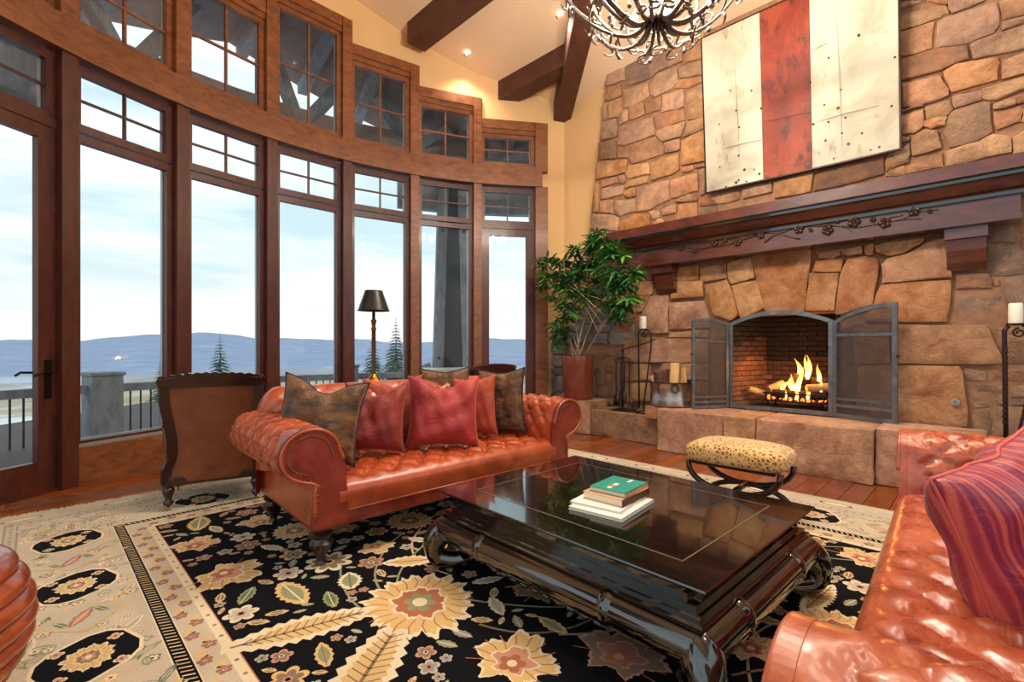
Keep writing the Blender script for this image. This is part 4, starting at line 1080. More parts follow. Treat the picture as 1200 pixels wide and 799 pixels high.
log('burning_log', P(FA+0.24, FBm-0.10, 0.68), P(FA-0.30, FBm-0.06, 0.68), 0.052, 'char', 'glowing charred log lying at the front of the fire grate', 'logs in the fire')
log('burning_log', P(FA+0.20, FBm+0.10, 0.70), P(FA-0.28, FBm+0.08, 0.70), 0.06, 'char', 'charred log lying at the back of the fire grate', 'logs in the fire')
log('burning_log', P(FA+0.02, FBm-0.06, 0.87), P(FA-0.06, FBm+0.12, 0.82), 0.065, 'char', 'dark log end resting on top of the fire', 'logs in the fire')
log('burning_log', P(FA-0.12, FBm-0.12, 0.76), P(FA-0.34, FBm+0.02, 0.78), 0.05, 'split_wood', 'orange lit log at the right side of the fire', 'logs in the fire')
log('burning_log', P(FA+0.30, FBm-0.02, 0.72), P(FA+0.16, FBm+0.06, 0.80), 0.045, 'split_wood', 'orange lit log leaning left inside the fire', 'logs in the fire')
log('burning_log', P(FA+0.52, FBm-0.06, 0.71), P(FA+0.38, FBm+0.02, 0.66), 0.042, 'split_wood', 'split log lying apart at the left end of the grate', 'logs in the fire')
em = MB()
for k in range(26):
    em.ball(P(FA+lg.uniform(-0.27, 0.27), FBm+lg.uniform(-0.15, 0.1), 0.615+lg.uniform(0, 0.03)), lg.uniform(0.015, 0.032), 6, 4)
o = em.build('ember_bed', MT['ember'], None, True); tag(o, 'glowing bed of orange embers under the burning logs', 'embers', kind='stuff')
fl = empty('fire_flames', (0, 0, 0), 0, 'bright yellow and orange flames rising from the logs', 'flames')
def tongue(a, b, z, h, w, lean, seed):
    r = random.Random(seed); m = MB()
    c = P(a, b, z); n = 9; path = []; rad = []
    for k in range(n):
        t = k/(n-1)
        path.append(c+(P(1, 0)-P(0, 0))*(lean*t*t+0.018*math.sin(4*t+seed))+Vector((0, 0, h*t)))
        rad.append(max(0.002, w*(math.sin(PI*min(1, t*0.9+0.16))**0.8)*(1-t)**0.35))
    m.tube(path, rad, 10, flat=0.6)
    m.build('flame_tongue', MT['flame'], fl, True)
for i, (a, b, z, h, w, ln) in enumerate([(1.62,6.30,.70,.22,.05,.05),(1.56,6.28,.72,.30,.045,-.03),(1.50,6.40,.86,.28,.05,.02),(1.60,6.42,.88,.22,.045,.04),(1.40,6.36,.84,.2,.035,-.02),(1.68,6.34,.74,.2,.05,-.12),(1.74,6.30,.68,.18,.04,-.1),(1.34,6.30,.72,.15,.03,.03),(1.46,6.24,.64,.14,.035,.05),(1.58,6.23,.63,.12,.035,.03),(1.70,6.23,.63,.1,.03,-.03),(1.53,6.45,.92,.22,.035,0)]):
    tongue(a, b, z, h, w, ln, i)
fd = bpy.data.lights.new('fire_glow', 'POINT'); fd.energy = 9; fd.color = (1.0, 0.42, 0.12); fd.shadow_soft_size = 0.05
fo = bpy.data.objects.new('fire_glow', fd); COL.objects.link(fo); fo.parent = fl; fo.location = P(1.56, 6.26, 0.98)
# ================================================================== log bucket
bk = empty('firewood_bucket', P(2.83, 5.67, 0.505), 0, 'wide hammered metal bucket full of split firewood on the hearth', 'bucket')
R_ = 0.27
prof = [(R_*0.80, 0.0), (R_*0.99, 0.005), (R_*1.0, 0.03), (R_*0.96, 0.09), (R_*0.93, 0.18), (R_*0.95, 0.25), (R_*1.0, 0.285), (R_*1.02, 0.295), (R_*0.97, 0.292), (R_*0.92, 0.25), (R_*0.88, 0.03)]
m = MB(); m.lathe(prof, 36); m.build('pail', MT['pewter'], bk, True, angle=50)
m = MB(); m.tube([(R_*1.02*math.cos(t), R_*1.02*math.sin(t), 0.292) for t in [2*PI*k/36 for k in range(36)]], 0.008, 6, closed=True); m.build('rim', MT['iron'], bk, True)
for t0 in (-1.75, 1.39):
    m = MB()
    c = Vector((R_*1.0*math.cos(t0), R_*1.0*math.sin(t0), 0.22)); ex = Vector((-math.sin(t0), math.cos(t0), 0)); er = Vector((math.cos(t0), math.sin(t0), 0))
    m.tube([c+ex*0.045*math.cos(t)+er*0.012+Vector((0, 0, 0.045*math.sin(t))) for t in [2*PI*k/14 for k in range(14)]], 0.007, 6, closed=True)
    m.build('ring_handle', MT['iron'], bk, True)
fw_r = random.Random(4)
def split_log(loc, h, r, rz, tilt, mat, label):
    m = MB()
    r *= 1.25; h *= 1.12
    poly = [(-r, -r*0.5), (r*0.2, -r*0.8), (r, -r*0.1), (r*0.3, r*0.8), (-r*0.7, r*0.6)]
    m.prism(poly, lambda x, y, d: (x*(1-0.1*d), y, d*h), 0, 1)
    o = m.build('firewood_log', MT[mat]); o.location = loc; o.rotation_euler = (tilt[0], tilt[1], rz)
    tag(o, label, 'firewood', 'split firewood in the bucket'); return o
bl = bk.location
split_log(bl+Vector((-0.13, -0.05, 0.04)), 0.36, 0.075, 0.4, (0.10, -0.18), 'bark_dark', 'bark-covered split log standing in the metal bucket')
split_log(bl+Vector((0.0, -0.06, 0.04)), 0.44, 0.07, 1.2, (0.06, 0.05), 'split_wood', 'tallest pale split log standing in the metal bucket')
split_log(bl+Vector((0.13, 0.0, 0.04)), 0.38, 0.06, 2.4, (0.02, 0.10), 'split_wood', 'pale split log at the bucket side nearest the screen')
split_log(bl+Vector((-0.11, 0.08, 0.04)), 0.30, 0.055, 0.1, (-0.05, -0.25), 'split_wood', 'short pale splintered log leaning left in the bucket')
split_log(bl+Vector((0.06, 0.13, 0.04)), 0.36, 0.07, 0.7, (-0.08, 0.08), 'bark_dark', 'dark bark log at the back of the bucket')
# ================================================================== candle stands
def candle_stand(loc, rz, zs, label, clabel, mat='iron', twist=False, tall=1.0):
    t = empty('candle_stand', loc, rz, label, 'candle stand', 'wrought iron candle stands')
    m = MB(); zt = 0.93*tall
    # tall rod on one side, scroll down the other
    m.tube([(-0.075, 0, 0.06), (-0.08, 0, zt*0.5), (-0.085, 0, zt-0.04), (-0.06, 0, zt)], 0.011 if not twist else 0.016, 8)
    if twist:
        for k in range(14):
            z = 0.25+k*0.045
            m.ball((-0.08, 0, z), 0.019, 6, 4, sc=(1, 1, 1.3))
    m.tube([(0.035+0.06*math.cos(a), 0, zt-0.06+0.06*math.sin(a)) for a in [PI*0.62-PI*0.62*k/8 for k in range(9)]]+[(0.10, 0, zt-0.2), (0.07, 0, zt*0.62), (0.03, 0, zt*0.35), (-0.01, 0, 0.12), (0.0, 0, 0.05), (0.05, 0, 0.012), (0.13, 0, 0.012), (0.17, 0, 0.05)], 0.010, 8)
    sp = [( -0.14+0.055*(1-k/26)*math.cos(k*0.5), 0, 0.07+0.055*(1-k/26)*math.sin(k*0.5)) for k in range(22)]
    m.tube([(-0.075, 0, 0.10)]+sp, 0.010, 8)
    sp = [(0.0+0.04*(1-k/24)*math.cos(k*0.5+PI/2), 0, zt-0.06+0.04*(1-k/24)*math.sin(k*0.5+PI/2)) for k in range(18)]
    m.tube(sp, 0.008, 8)
    m.build('scroll_frame', MT[mat], t, True)
    m = MB(); m.tube([(-0.14, 0.0, 0.012), (-0.05, -0.10, 0.012), (0.06, -0.10, 0.012), (0.14, 0, 0.012), (0.06, 0.10, 0.012), (-0.05, 0.10, 0.012)], 0.010, 6, closed=True)
    m.build('foot_ring', MT[mat], t, True)
    m = MB(); m.lathe([(0.01, zt), (0.055, zt+0.008), (0.06, zt+0.018), (0.05, zt+0.016)], 18, (-0.02, 0, 0)); m.build('drip_pan', MT[mat], t, True)
    c = empty('candle', Vector(loc)+Matrix.Rotation(rz, 3, 'Z') @ Vector((-0.02, 0, zt+0.018)), 0, clabel, 'candle', 'pillar candles')
    m = MB(); m.lathe([(0.044, 0), (0.045, 0.01), (0.044, 0.155), (0.038, 0.165), (0.025, 0.155), (0.005, 0.152)], 18); m.build('wax', MT['wax'], c, True, angle=50)
    m = MB(); m.tube([(0, 0, 0.15), (0.002, 0, 0.175)], 0.002, 5); m.build('wick', MT['soot'], c)
    return t
RZ = -PI/4
candle_stand(P(3.20, 5.65, 0.365), RZ, 0.93, 'wrought iron candle stand with scrolls beside the firewood bucket', 'cream pillar candle left of the fireplace', tall=1.17)
candle_stand(P(-0.17, 5.70, 0.365), RZ, 1.15, 'tall twisted iron candle stand right of the fireplace', 'white pillar candle right of the fireplace', 'iron_brown', True, 1.13)
# ================================================================== fire tools
tl = empty('fireplace_tool_set', P(3.57, 5.72, 0.365), RZ, 'black iron fireplace tool stand on the low hearth', 'tool stand')
m = MB(); m.hexa([(-0.15, -0.11, 0), (0.15, -0.11, 0), (0.15, 0.11, 0), (-0.15, 0.11, 0), (-0.03, -0.03, 0.035), (0.03, -0.03, 0.035), (0.03, 0.03, 0.035), (-0.03, 0.03, 0.035)]); m.build('base', MT['iron'], tl)
m = MB(); m.tube([(0, 0, 0.02), (0, 0, 0.80)], 0.011, 8); m.ball((0, 0, 0.82), 0.02, 8, 6); m.build('centre_post', MT['iron'], tl, True)
m = MB()
for k in range(4):
    t = k*PI/2+0.3; m.tube([(0, 0, 0.72), (0.05*math.cos(t), 0.05*math.sin(t), 0.73), (0.085*math.cos(t), 0.085*math.sin(t), 0.70)], 0.007, 6)
m.build('hook_ring', MT['iron'], tl, True)
for k, nm in enumerate(['poker', 'brush', 'shovel', 'tongs']):
    t = k*PI/2+0.3; x, y = 0.09*math.cos(t), 0.09*math.sin(t)
    to = empty(nm, P(3.57, 5.72, 0.365)+Matrix.Rotation(RZ, 3, 'Z') @ Vector((x, y, 0)), RZ, ['black iron poker hanging on the tool stand', 'hearth brush hanging on the tool stand', 'small ash shovel hanging on the tool stand', 'iron log tongs hanging on the tool stand'][k], 'fire tool', 'hanging fireplace tools')
    m = MB(); m.tube([(0, 0, 0.14), (0, 0, 0.62), (0.004, 0, 0.66)], 0.007, 6)
    m.tube([(0.022*math.cos(a), 0, 0.685+0.026*math.sin(a)) for a in [2*PI*j/12 for j in range(12)]], 0.006, 6, closed=True)
    m.build('handle', MT['iron'], to, True)
    m = MB()
    if nm == 'brush': m.lathe([(0.012, 0.08), (0.03, 0.10), (0.034, 0.19), (0.012, 0.24)], 10)
    elif nm == 'shovel': m.hexa([(-0.045, -0.008, 0.06), (0.045, -0.008, 0.06), (0.045, 0.008, 0.06), (-0.045, 0.008, 0.06), (-0.03, -0.006, 0.2), (0.03, -0.006, 0.2), (0.03, 0.006, 0.2), (-0.03, 0.006, 0.2)])
    elif nm == 'tongs': m.tube([(0, 0, 0.3), (0.02, 0, 0.2), (0.012, 0, 0.06)], 0.006, 6); m.tube([(0, 0, 0.3), (-0.02, 0, 0.2), (-0.012, 0, 0.06)], 0.006, 6)
    else: m.tube([(0, 0, 0.16), (0, 0, 0.05)], [0.008, 0.003], 6); m.tube([(0, 0, 0.12), (0.03, 0, 0.09)], 0.005, 6)
    m.build('tool_head', MT['bark_dark' if nm == 'brush' else 'iron'], to, True)
# ================================================================== potted plant
pl = empty('potted_plant', P(4.30, 5.68, 0.475), 0, 'bushy glossy green plant in a reddish brown cylindrical pot', 'potted plant')
m = MB(); m.lathe([(0.215, 0.0), (0.225, 0.01), (0.238, 0.60), (0.238, 0.625), (0.222, 0.625), (0.215, 0.56)], 40); m.build('pot', MT['pot'], pl, True, angle=45)
m = MB(); m.lathe([(0.0, 0.56), (0.10, 0.57), (0.216, 0.56)], 24, cap=False); m.build('soil', MT['soil'], pl)
pr = random.Random(31)
m = MB()      # one whorl of lance leaves
for k in range(13):
    t = 2*PI*k/13*2.4; el = pr.uniform(-0.35, 0.9); L = pr.uniform(0.11, 0.18); W = 0.016
    d = Vector((math.cos(t)*math.cos(el), math.sin(t)*math.cos(el), math.sin(el))); s_ = d.cross(Vector((0, 0, 1))).normalized()
    dr = Vector((0, 0, -1))
    pts = []
    for f, w_ in ((0.08, 0.25), (0.35, 1.0), (0.7, 0.85), (1.0, 0.0)):
        c = d*L*f+dr*L*0.28*f*f; pts.append((c-s_*W*w_, c+s_*W*w_, c+Vector((0, 0, -0.003))))
    for q in range(3):
        a1, b1, c1 = pts[q]; a2, b2, c2 = pts[q+1]
        m.add([a1, c1, c2, a2], [(0, 1, 2, 3)]); m.add([c1, b1, b2, c2], [(0, 1, 2, 3)])
w0 = m.build('leaf_whorl', MT['leaf'], pl, True)
first = True
canes = []
ru = P(-1, 0)-P(0, 0)      # to the right in the picture
rgt = Vector((1, 0, 0)); 
# clusters in the plane seen from the front, offset in depth at random; x right, z up from pot top
OUTL = [(632,330),(636,297),(660,300),(672,290),(690,285),(695,268),(708,268),(716,285),(728,290),(732,302),(746,318),(744,330),(748,345),(738,358),(732,372),(722,378),(715,360),(700,352),(685,354),(674,372),(668,395),(655,412),(645,398),(650,372),(645,350)]
def inside(x, y):
    c = False; n = len(OUTL)
    for i in range(n):
        (x1, y1), (x2, y2) = OUTL[i], OUTL[(i+1) % n]
        if (y1 > y) != (y2 > y) and x < (x2-x1)*(y-y1)/(y2-y1)+x1: c = not c
    return c
spots = []
while len(spots) < 190:
    u_, v_ = pr.uniform(630, 766), pr.uniform(266, 414)
    if not inside(u_, v_): continue
    b_ = pr.uniform(5.38, 5.70) if u_ < 710 else pr.uniform(5.16, 5.36)
    if u_ < 668: b_ = pr.uniform(5.35, 5.58)
    a_, z_ = on_wall(u_, v_, b_)
    q_ = P(a_, b_, z_)-pl.location
    spots.append((q_.x, q_.y, q_.z-0.12))
for (x, y, z) in spots:
    if first: o = w0; first = False
    else:
        o = bpy.data.objects.new('leaf_whorl', w0.data); COL.objects.link(o); o.parent = pl
    o.location = (x, y, 0.12+z); o.rotation_euler = (pr.uniform(-0.4, 0.4), pr.uniform(-0.4, 0.4), pr.uniform(0, 6.28))
    sc = pr.uniform(0.95, 1.45); o.scale = (sc, sc, sc)
for k in range(7):
    b0 = Vector((pr.uniform(-0.08, 0.08), pr.uniform(-0.06, 0.06), 0.56))
    tip = spots[k*13 % len(spots)]
    mid = b0.lerp(Vector((tip[0], tip[1], 0.12+tip[2])), 0.55)+Vector((-0.04, 0, 0.05))
    m = MB(); pth = []
    for j in range(9):
        t = j/8; e_ = Vector((tip[0], tip[1], 0.12+tip[2]))
        pth.append(b0*(1-t)**2+mid*2*t*(1-t)+e_*t*t)
    m.tube(pth, [0.013-0.009*j/8 for j in range(9)], 6); st = m.build('stem', MT['bark'], pl, True)
    for q in range(4):
        s0 = pth[3+q]; e_ = Vector((spots[(k*11+q*5+3) % len(spots)][0], spots[(k*11+q*5+3) % len(spots)][1], 0.12+spots[(k*11+q*5+3) % len(spots)][2]))
        m = MB(); m.tube([s0, s0.lerp(e_, 0.5)+Vector((0, 0, 0.05)), e_], [0.006, 0.005, 0.003], 5); m.build('twig', MT['bark'], st, True)
# ================================================================== leopard stool
ot = empty('x_frame_stool', (1.70, 3.57, 0.0), math.radians(-44), 'leopard print upholstered stool on curved dark wood X-frame legs', 'stool')
m = MB()
def cush(u, v):
    th = -PI/2+PI*v; ph = 2*PI*u
    def se(c, e): return math.copysign(abs(c)**e, c)
    x = 0.345*se(math.cos(th), 0.35)*se(math.cos(ph), 0.32); y = 0.225*se(math.cos(th), 0.35)*se(math.sin(ph), 0.32)
    z = 0.445+0.075*se(math.sin(th), 0.6)
    if z > 0.445: z += 0.03*(1-(x/0.36)**2)*(1-(y/0.24)**2)
    return (x, y, z)
m.grid(cush, 56, 18); m.build('cushion', MT['leopard'], ot, True)
for sy in (-0.165, 0.165):
    m = MB()
    def arcp(up):
        out = []
        for k in range(15):
            t = PI*k/14
            x = 0.32*math.cos(t)
            z = 0.375-0.19*math.sin(t)**0.8 if up else 0.0+0.19*math.sin(t)**0.8
            out.append((x, sy, z))
        return out
    m.tube(arcp(True), 0.026, 8, flat=0.8); m.tube(arcp(False), 0.026, 8, flat=0.8)
    m.build('curved_frame', MT['mahogany'], ot, True)
m = MB(); m.tube([(0, -0.165, 0.187), (0, 0.165, 0.187)], 0.022, 10); m.build('stretcher', MT['mahogany'], ot, True)
m = MB(); m.bbox((0, 0, 0.372), (0.58, 0.37, 0.03), 0.008); m.build('seat_rail', MT['mahogany'], ot)
# ================================================================== coffee table
ct = empty('coffee_table', (0.544, 2.52, 0.012), math.radians(133.2), 'low black lacquered coffee table with thick scrolled legs', 'coffee table')
TL, TW, TH = 1.53, 1.21, 0.438
m = MB()
hx, hy = TL/2, TW/2
def ringpts(inx, z): return [(-hx+inx, -hy+inx, z), (hx-inx, -hy+inx, z), (hx-inx, hy-inx, z), (-hx+inx, hy-inx, z)]
lv = [(0.045, TH-0.036), (0.004, TH-0.010), (0.0, TH-0.006), (0.003, TH)]
vs = [p for i_, z in lv for p in ringpts(i_, z)]
fs = [(3, 2, 1, 0)]+[(r*4+k, r*4+(k+1) % 4, r*4+4+(k+1) % 4, r*4+4+k) for r in range(3) for k in range(4)]+[(12, 13, 14, 15)]
m.add(vs, fs); m.build('top', MT['lacquer'], ct)
m = MB()      # inlaid line
i0 = 0.16
for (x0, y0, x1, y1) in ((-hx+i0, -hy+i0, hx-i0, -hy+i0), (hx-i0, -hy+i0, hx-i0, hy-i0), (hx-i0, hy-i0, -hx+i0, hy-i0), (-hx+i0, hy-i0, -hx+i0, -hy+i0)):
    m.bar((x0, y0, TH+0.0004), (x1, y1, TH+0.0004), 0.005, 0.0016)
m.build('inlay_line', MT['lacquer_line'], ct)
m = MB(); ins = 0.075
def frame_ring(m, in0, in1, z0, z1):
    o0 = ringpts(in0, z0); o1 = ringpts(in0, z1); i0_ = ringpts(in1, z0); i1_ = ringpts(in1, z1)
    for k in range(4):
        k2 = (k+1) % 4
        m.hexa([o0[k], o0[k2], i0_[k2], i0_[k], o1[k], o1[k2], i1_[k2], i1_[k]])
# recessed waist: solid core with raised fretwork
m.box((0, 0, TH-0.07), (TL-0.18, TW-0.18, 0.06))
frame_ring(m, 0.07, 0.09, TH-0.048, TH-0.036); frame_ring(m, 0.06, 0.09, TH-0.112, TH-0.094)
for side in range(4):
    c = ringpts(0.097, 0); p, q = Vector(c[side]), Vector(c[(side+1) % 4])
    L = (q-p).length; nslot = 6 if side % 2 == 0 else 5
    for k in range(nslot+1):
        f = k/nslot; s_ = p.lerp(q, f)
        d = (q-p).normalized()
        m.bar(s_-d*0.045+Vector((0, 0, TH-0.07)), s_+d*0.045+Vector((0, 0, TH-0.07)), 0.018, 0.03)
m.build('waist', MT['lacquer'], ct)
m = MB(); frame_ring(m, 0.035, 0.10, TH-0.128, TH-0.110); frame_ring(m, 0.02, 0.10, TH-0.143, TH-0.128); m.build('waist_moulding', MT['lacquer'], ct)
# bulging apron roll
AZ = 0.225
rc = [(-hx+0.035, -hy+0.035), (hx-0.035, -hy+0.035), (hx-0.035, hy-0.035), (-hx+0.035, hy-0.035)]
for side in range(4):
    p = Vector((*rc[side], AZ)); q = Vector((*rc[(side+1) % 4], AZ))
    m = MB(); n = 18
    pth = [p.lerp(q, k/n) for k in range(n+1)]
    rad = [0.070+0.004*math.sin(PI*k/n) for k in range(n+1)]
    m.tube(pth, rad, 16)
    ap = m.build('apron', MT['lacquer'], ct, True, angle=60)
    for f in (0.24, 0.76):
        c = p.lerp(q, f); d = (q-p).normalized()
        m = MB(); m.tube([c-d*0.03, c-d*0.012, c+d*0.012, c+d*0.03], [0.072, 0.0795, 0.0795, 0.072], 16); m.build('ring_collar', MT['lacquer'], ap, True, angle=60)
    # carved fringe under the apron
    m = MB(); d = (q-p).normalized(); cr = random.Random(side)
    for k in range(46):
        f = 0.26+0.48*k/45
        c = p.lerp(q, f)+Vector((0, 0, -0.076-0.016*abs(math.sin(k*0.7))))
        m.ball(c, 0.0125, 6, 4)
    m.build('carved_fringe', MT['lacquer'], ap, True)
for k, (sx, sy) in enumerate(((-1, -1), (1, -1), (1, 1), (-1, 1))):
    cx, cy = sx*(hx-0.035), sy*(hy-0.035)
    dx, dy = sx*S2, sy*S2
    # (outward offset, z, radius)
    prof = [(-0.05, AZ+0.012, 0.052), (-0.01, AZ+0.004, 0.070), (0.03, AZ-0.03, 0.072), (0.058, 0.15, 0.066), (0.060, 0.105, 0.058), (0.035, 0.064, 0.054), (-0.02, 0.050, 0.050), (-0.075, 0.050, 0.049), (-0.105, 0.062, 0.047), (-0.12, 0.075, 0.036), (-0.128, 0.082, 0.012)]
    # smooth by Catmull
    pts = [Vector((cx+dx*o_, cy+dy*o_, z)) for o_, z, r in prof]; rad = [r for _, _, r in prof]
    P2, R2 = [], []
    for i in range(len(pts)-1):
        p0, p1, p2, p3 = pts[max(i-1, 0)], pts[i], pts[i+1], pts[min(i+2, len(pts)-1)]
        for j in range(4):
            t = j/4
            P2.append(0.5*((2*p1)+(p2-p0)*t+(2*p0-5*p1+4*p2-p3)*t*t+(3*p1-p0-3*p2+p3)*t**3)); R2.append(rad[i]+(rad[i+1]-rad[i])*t)
    P2.append(pts[-1]); R2.append(rad[-1])
    m = MB(); m.tube(P2, R2, 14); m.build('leg', MT['lacquer'], ct, True, angle=70)
# ================================================================== books
def book(name, c, size, rz, cover, label, block='paper', spine=None):
    o = empty(name, c, rz, label, 'book', 'books stacked on the coffee table')
    w, d, h = size
    m = MB(); m.box((0, 0, h-0.0015), (w, d, 0.003)); m.build('front_cover', MT[cover], o)
    m = MB(); m.box((0, 0, 0.0015), (w, d, 0.003)); m.build('back_cover', MT[cover], o)
    m = MB(); m.box((-0.002, 0, h/2), (w-0.010, d-0.010, h-0.0062)); m.build('page_block', MT[block], o)
    m = MB(); m.box((w/2-0.0015, 0, h/2), (0.003, d, h)); m.build('spine', MT[spine or cover], o)
    return o
bz = 0.012+TH+0.0016
BA = math.radians(51-90)
ctr = (0.495, 2.40)
book('book', (ctr[0]+0.005, ctr[1]-0.015, bz), (0.285, 0.36, 0.016), BA, 'white_cover', 'large thin white book at the bottom of the stack')
book('book', (ctr[0]-0.005, ctr[1]+0.02, bz+0.016), (0.27, 0.31, 0.012), BA+0.05, 'white_cover', 'thin white book second from the bottom of the stack')
book('book', (ctr[0]+0.04, ctr[1]+0.045, bz+0.028), (0.225, 0.275, 0.036), BA-0.06, 'peach_cover', 'thick cream-paged book with dark brown spine in mid stack', spine='brown_cover')
tb = book('book', (ctr[0]+0.055, ctr[1]+0.055, bz+0.064), (0.20, 0.25, 0.024), BA-0.02, 'teal', 'teal book on top of the stack', block='paper', spine='peach_cover')
m = MB(); m.box((-0.01, -0.045, 0.0242), (0.022, 0.10, 0.0006)); m.build('cover_label', MT['white_cover'], tb)
m = MB(); m.box((-0.012, -0.05, 0.0245), (0.036, 0.03, 0.0006)); m.build('cover_picture', MT['orange_label'], tb)
m = MB(); m.box((0.02, 0.085, 0.0242), (0.016, 0.05, 0.0006)); m.build('cover_title', MT['white_cover'], tb)
# ================================================================== sofas
def tuft(u, v):
    """diamond tufting: u, v in cells; 0 at buttons, 1 on the cushions"""
    a, b = u+v, u-v
    f = lambda x: abs(math.sin(PI*x))
    crease = min(1.0, min(f(a), f(b))*1.6)**0.55
    return crease
def is_button(u, v): pass
def smooth_path(pts, n=5):
    out = []
    for i in range(len(pts)-1):
        p0, p1, p2, p3 = pts[max(i-1, 0)], pts[i], pts[i+1], pts[min(i+2, len(pts)-1)]
        for j in range(n):
            t = j/n
            out.append(tuple(0.5*(2*b+(c-a)*t+(2*a-5*b+4*c-d)*t*t+(3*b-a-3*c+d)*t**3) for a, b, c, d in zip(p0, p1, p2, p3)))
    out.append(tuple(pts[-1])); return out
def turned_leg(h, s=1.0):
    return [(0.030*s, 0.0), (0.034*s, 0.006), (0.022*s, 0.02), (0.028*s, 0.05), (0.046*s, h*0.36), (0.060*s, h*0.50), (0.066*s, h*0.58), (0.050*s, h*0.66), (0.046*s, h*0.70), (0.062*s, h*0.76), (0.066*s, h*0.84), (0.050*s, h*0.90), (0.056*s, h)]
def sofa(loc, rz, L, D, label, mat, matside, arm_h=0.80, back_h=0.96, seat_h=0.46, nlegs=4, legh=0.21):
    t = empty('leather_sofa', loc, rz, label, 'sofa', 'tufted leather sofas')
    rr = 0.15; cz = arm_h-rr; aw = 0.18; acx = -0.02
    base_z = legh
    # frame
    m = MB(); m.bbox((L/2, D/2, base_z+0.07), (L, D, 0.145), 0.012); m.build('base', MT[matside], t, True, angle=40)
    # seat
    prof = smooth_path([(0.002, base_z+0.075), (-0.008, base_z+0.11), (-0.015, base_z+0.17), (-0.010, seat_h-0.045), (0.035, seat_h-0.006), (0.14, seat_h), (D*0.5, seat_h-0.005), (D-0.2, seat_h-0.01)], 8)
    ln = [0.0]
    for i in range(1, len(prof)): ln.append(ln[-1]+math.dist(prof[i], prof[i-1]))
    x0, x1 = aw*0.8, L-aw*0.8; nx = int((x1-x0)/0.022)
    m = MB(); vs = []; np_ = len(prof)
    dense = []
    tot = ln[-1]; ns = int(tot/0.022)
    for k in range(ns+1):
        s_ = tot*k/ns; i = max(j for j in range(len(ln)) if ln[j] <= s_+1e-9); i = min(i, np_-2)
        f = (s_-ln[i])/max(1e-6, ln[i+1]-ln[i]); dense.append((prof[i][0]+(prof[i+1][0]-prof[i][0])*f, prof[i][1]+(prof[i+1][1]-prof[i][1])*f, s_))
    for (y, z, s_) in dense:
        for i in range(nx+1):
            x = x0+(x1-x0)*i/nx
            k = max(0.0, min(1.0, (s_-0.17)/0.10))
            h = tuft((x-x0)/0.19, s_/0.24)
            vs.append((x, y, z+0.045*k*(h-0.85)))
    w = nx+1
    fs = [(j*w+i, j*w+i+1, (j+1)*w+i+1, (j+1)*w+i) for j in range(len(dense)-1) for i in range(nx)]
    m.add(vs, fs); seat = m.build('seat', MT[mat], t, True)
    m = MB()
    for j in range(1, int((D-0.25)/0.12)):
        for i in range(int((x1-x0)/0.095)):
            if (i+j) % 2 == 0 and j*0.12 > 0.2:
                s_ = j*0.12; y = min(dense, key=lambda q: abs(q[2]-s_))
                m.ball((x0+i*0.095, y[0], y[1]-0.020), 0.008, 6, 4, sc=(1, 1, 0.6))
    m.build('buttons', MT[matside], seat, True)
    m = MB(); m.tube([(aw, -0.006, base_z+0.085), (L-aw, -0.006, base_z+0.085)], 0.006, 6); m.build('seat_welt', MT[mat], t, True)
    # arms
    def arm_profile():
        pts = [(aw+0.015, base_z+0.12), (aw+0.005, seat_h), (aw-0.01, cz-0.05)]
        for k in range(10):
            a = math.radians(4+k*27); pts.append((acx+rr*1.12*math.cos(a), cz+rr*math.sin(a)))
        pts += [(0.004, cz-rr*1.15), (0.0, cz-rr*1.5), (0.0, base_z+0.02)]
        return smooth_path(pts, 5)
    AP = arm_profile(); ap_l = [0.0]
    for i in range(1, len(AP)): ap_l.append(ap_l[-1]+math.dist(AP[i], AP[i-1]))
    i_end = max(i for i in range(len(AP)) if AP[i][1] > cz-rr*1.0)
    s_end = ap_l[i_end]
    for side in (0, 1):
        m = MB(); ny = int(D/0.02); vs = []; fs = []
        n = len(AP)
        for j in range(ny+1):
            y = 0.0+(D-0.02)*j/ny
            for i, (x, z) in enumerate(AP):
                q0 = AP[max(i-1, 0)]; q1 = AP[min(i+1, n-1)]
                tx, tz = q1[0]-q0[0], q1[1]-q0[1]; l_ = math.hypot(tx, tz); nx_, nz_ = -tz/l_, tx/l_
                if True:
                    nx_, nz_ = tz/l_, -tx/l_
                s_ = ap_l[i]
                k = max(0, min(1, (s_-0.05)/0.08))*max(0, min(1, (s_end-s_)/0.10))*max(0, min(1, (y-0.05)/0.05))
                h = tuft(y/0.15, s_/0.17)
                d = 0.036*k*(h-0.8)
                fy = 0.0 if y > 0.03 else -0.006*(1-y/0.03)
                xx = x+nx_*(d+fy)
                vs.append((xx if side == 0 else L-xx, y, z+nz_*(d+fy)))
        for j in range(ny):
            for i in range(n-1): fs.append((j*n+i, j*n+i+1, (j+1)*n+i+1, (j+1)*n+i))
        m.add(vs, fs); arm = m.build('arm', MT[mat], t, True)
        # front panel
        poly = list(AP)+[(aw+0.015, base_z+0.02)]
        m = MB(); sgn = 1 if side == 0 else -1
        fx = lambda x: x if side == 0 else L-x
        m.prism(poly, lambda x, z, d: (fx(x), d, z), -0.012, 0.02); fp = m.build('arm_front', MT[matside], t)
        cx0, cz0 = acx, cz
        path = []; 
        for (x, z) in AP[10:]:
            if z < base_z+0.03: continue
            path.append((fx(x+(0.09-x)*0.06), -0.014, z+(cz-0.06-z)*0.05))
        m = MB(); m.tube(path, 0.010, 6); m.build('piping', MT[mat], fp, True)
        m = MB(); acc = 0
        ins = []
        for (x, z) in AP[12:]:
            dx, dz = cx0-x, cz0-z; dl = math.hypot(dx, dz)
            if z > cz-rr*1.05: ins.append((x+dx*0.30, z+dz*0.30))
            elif z > base_z+0.03: ins.append((x+0.02, z))
        last = None
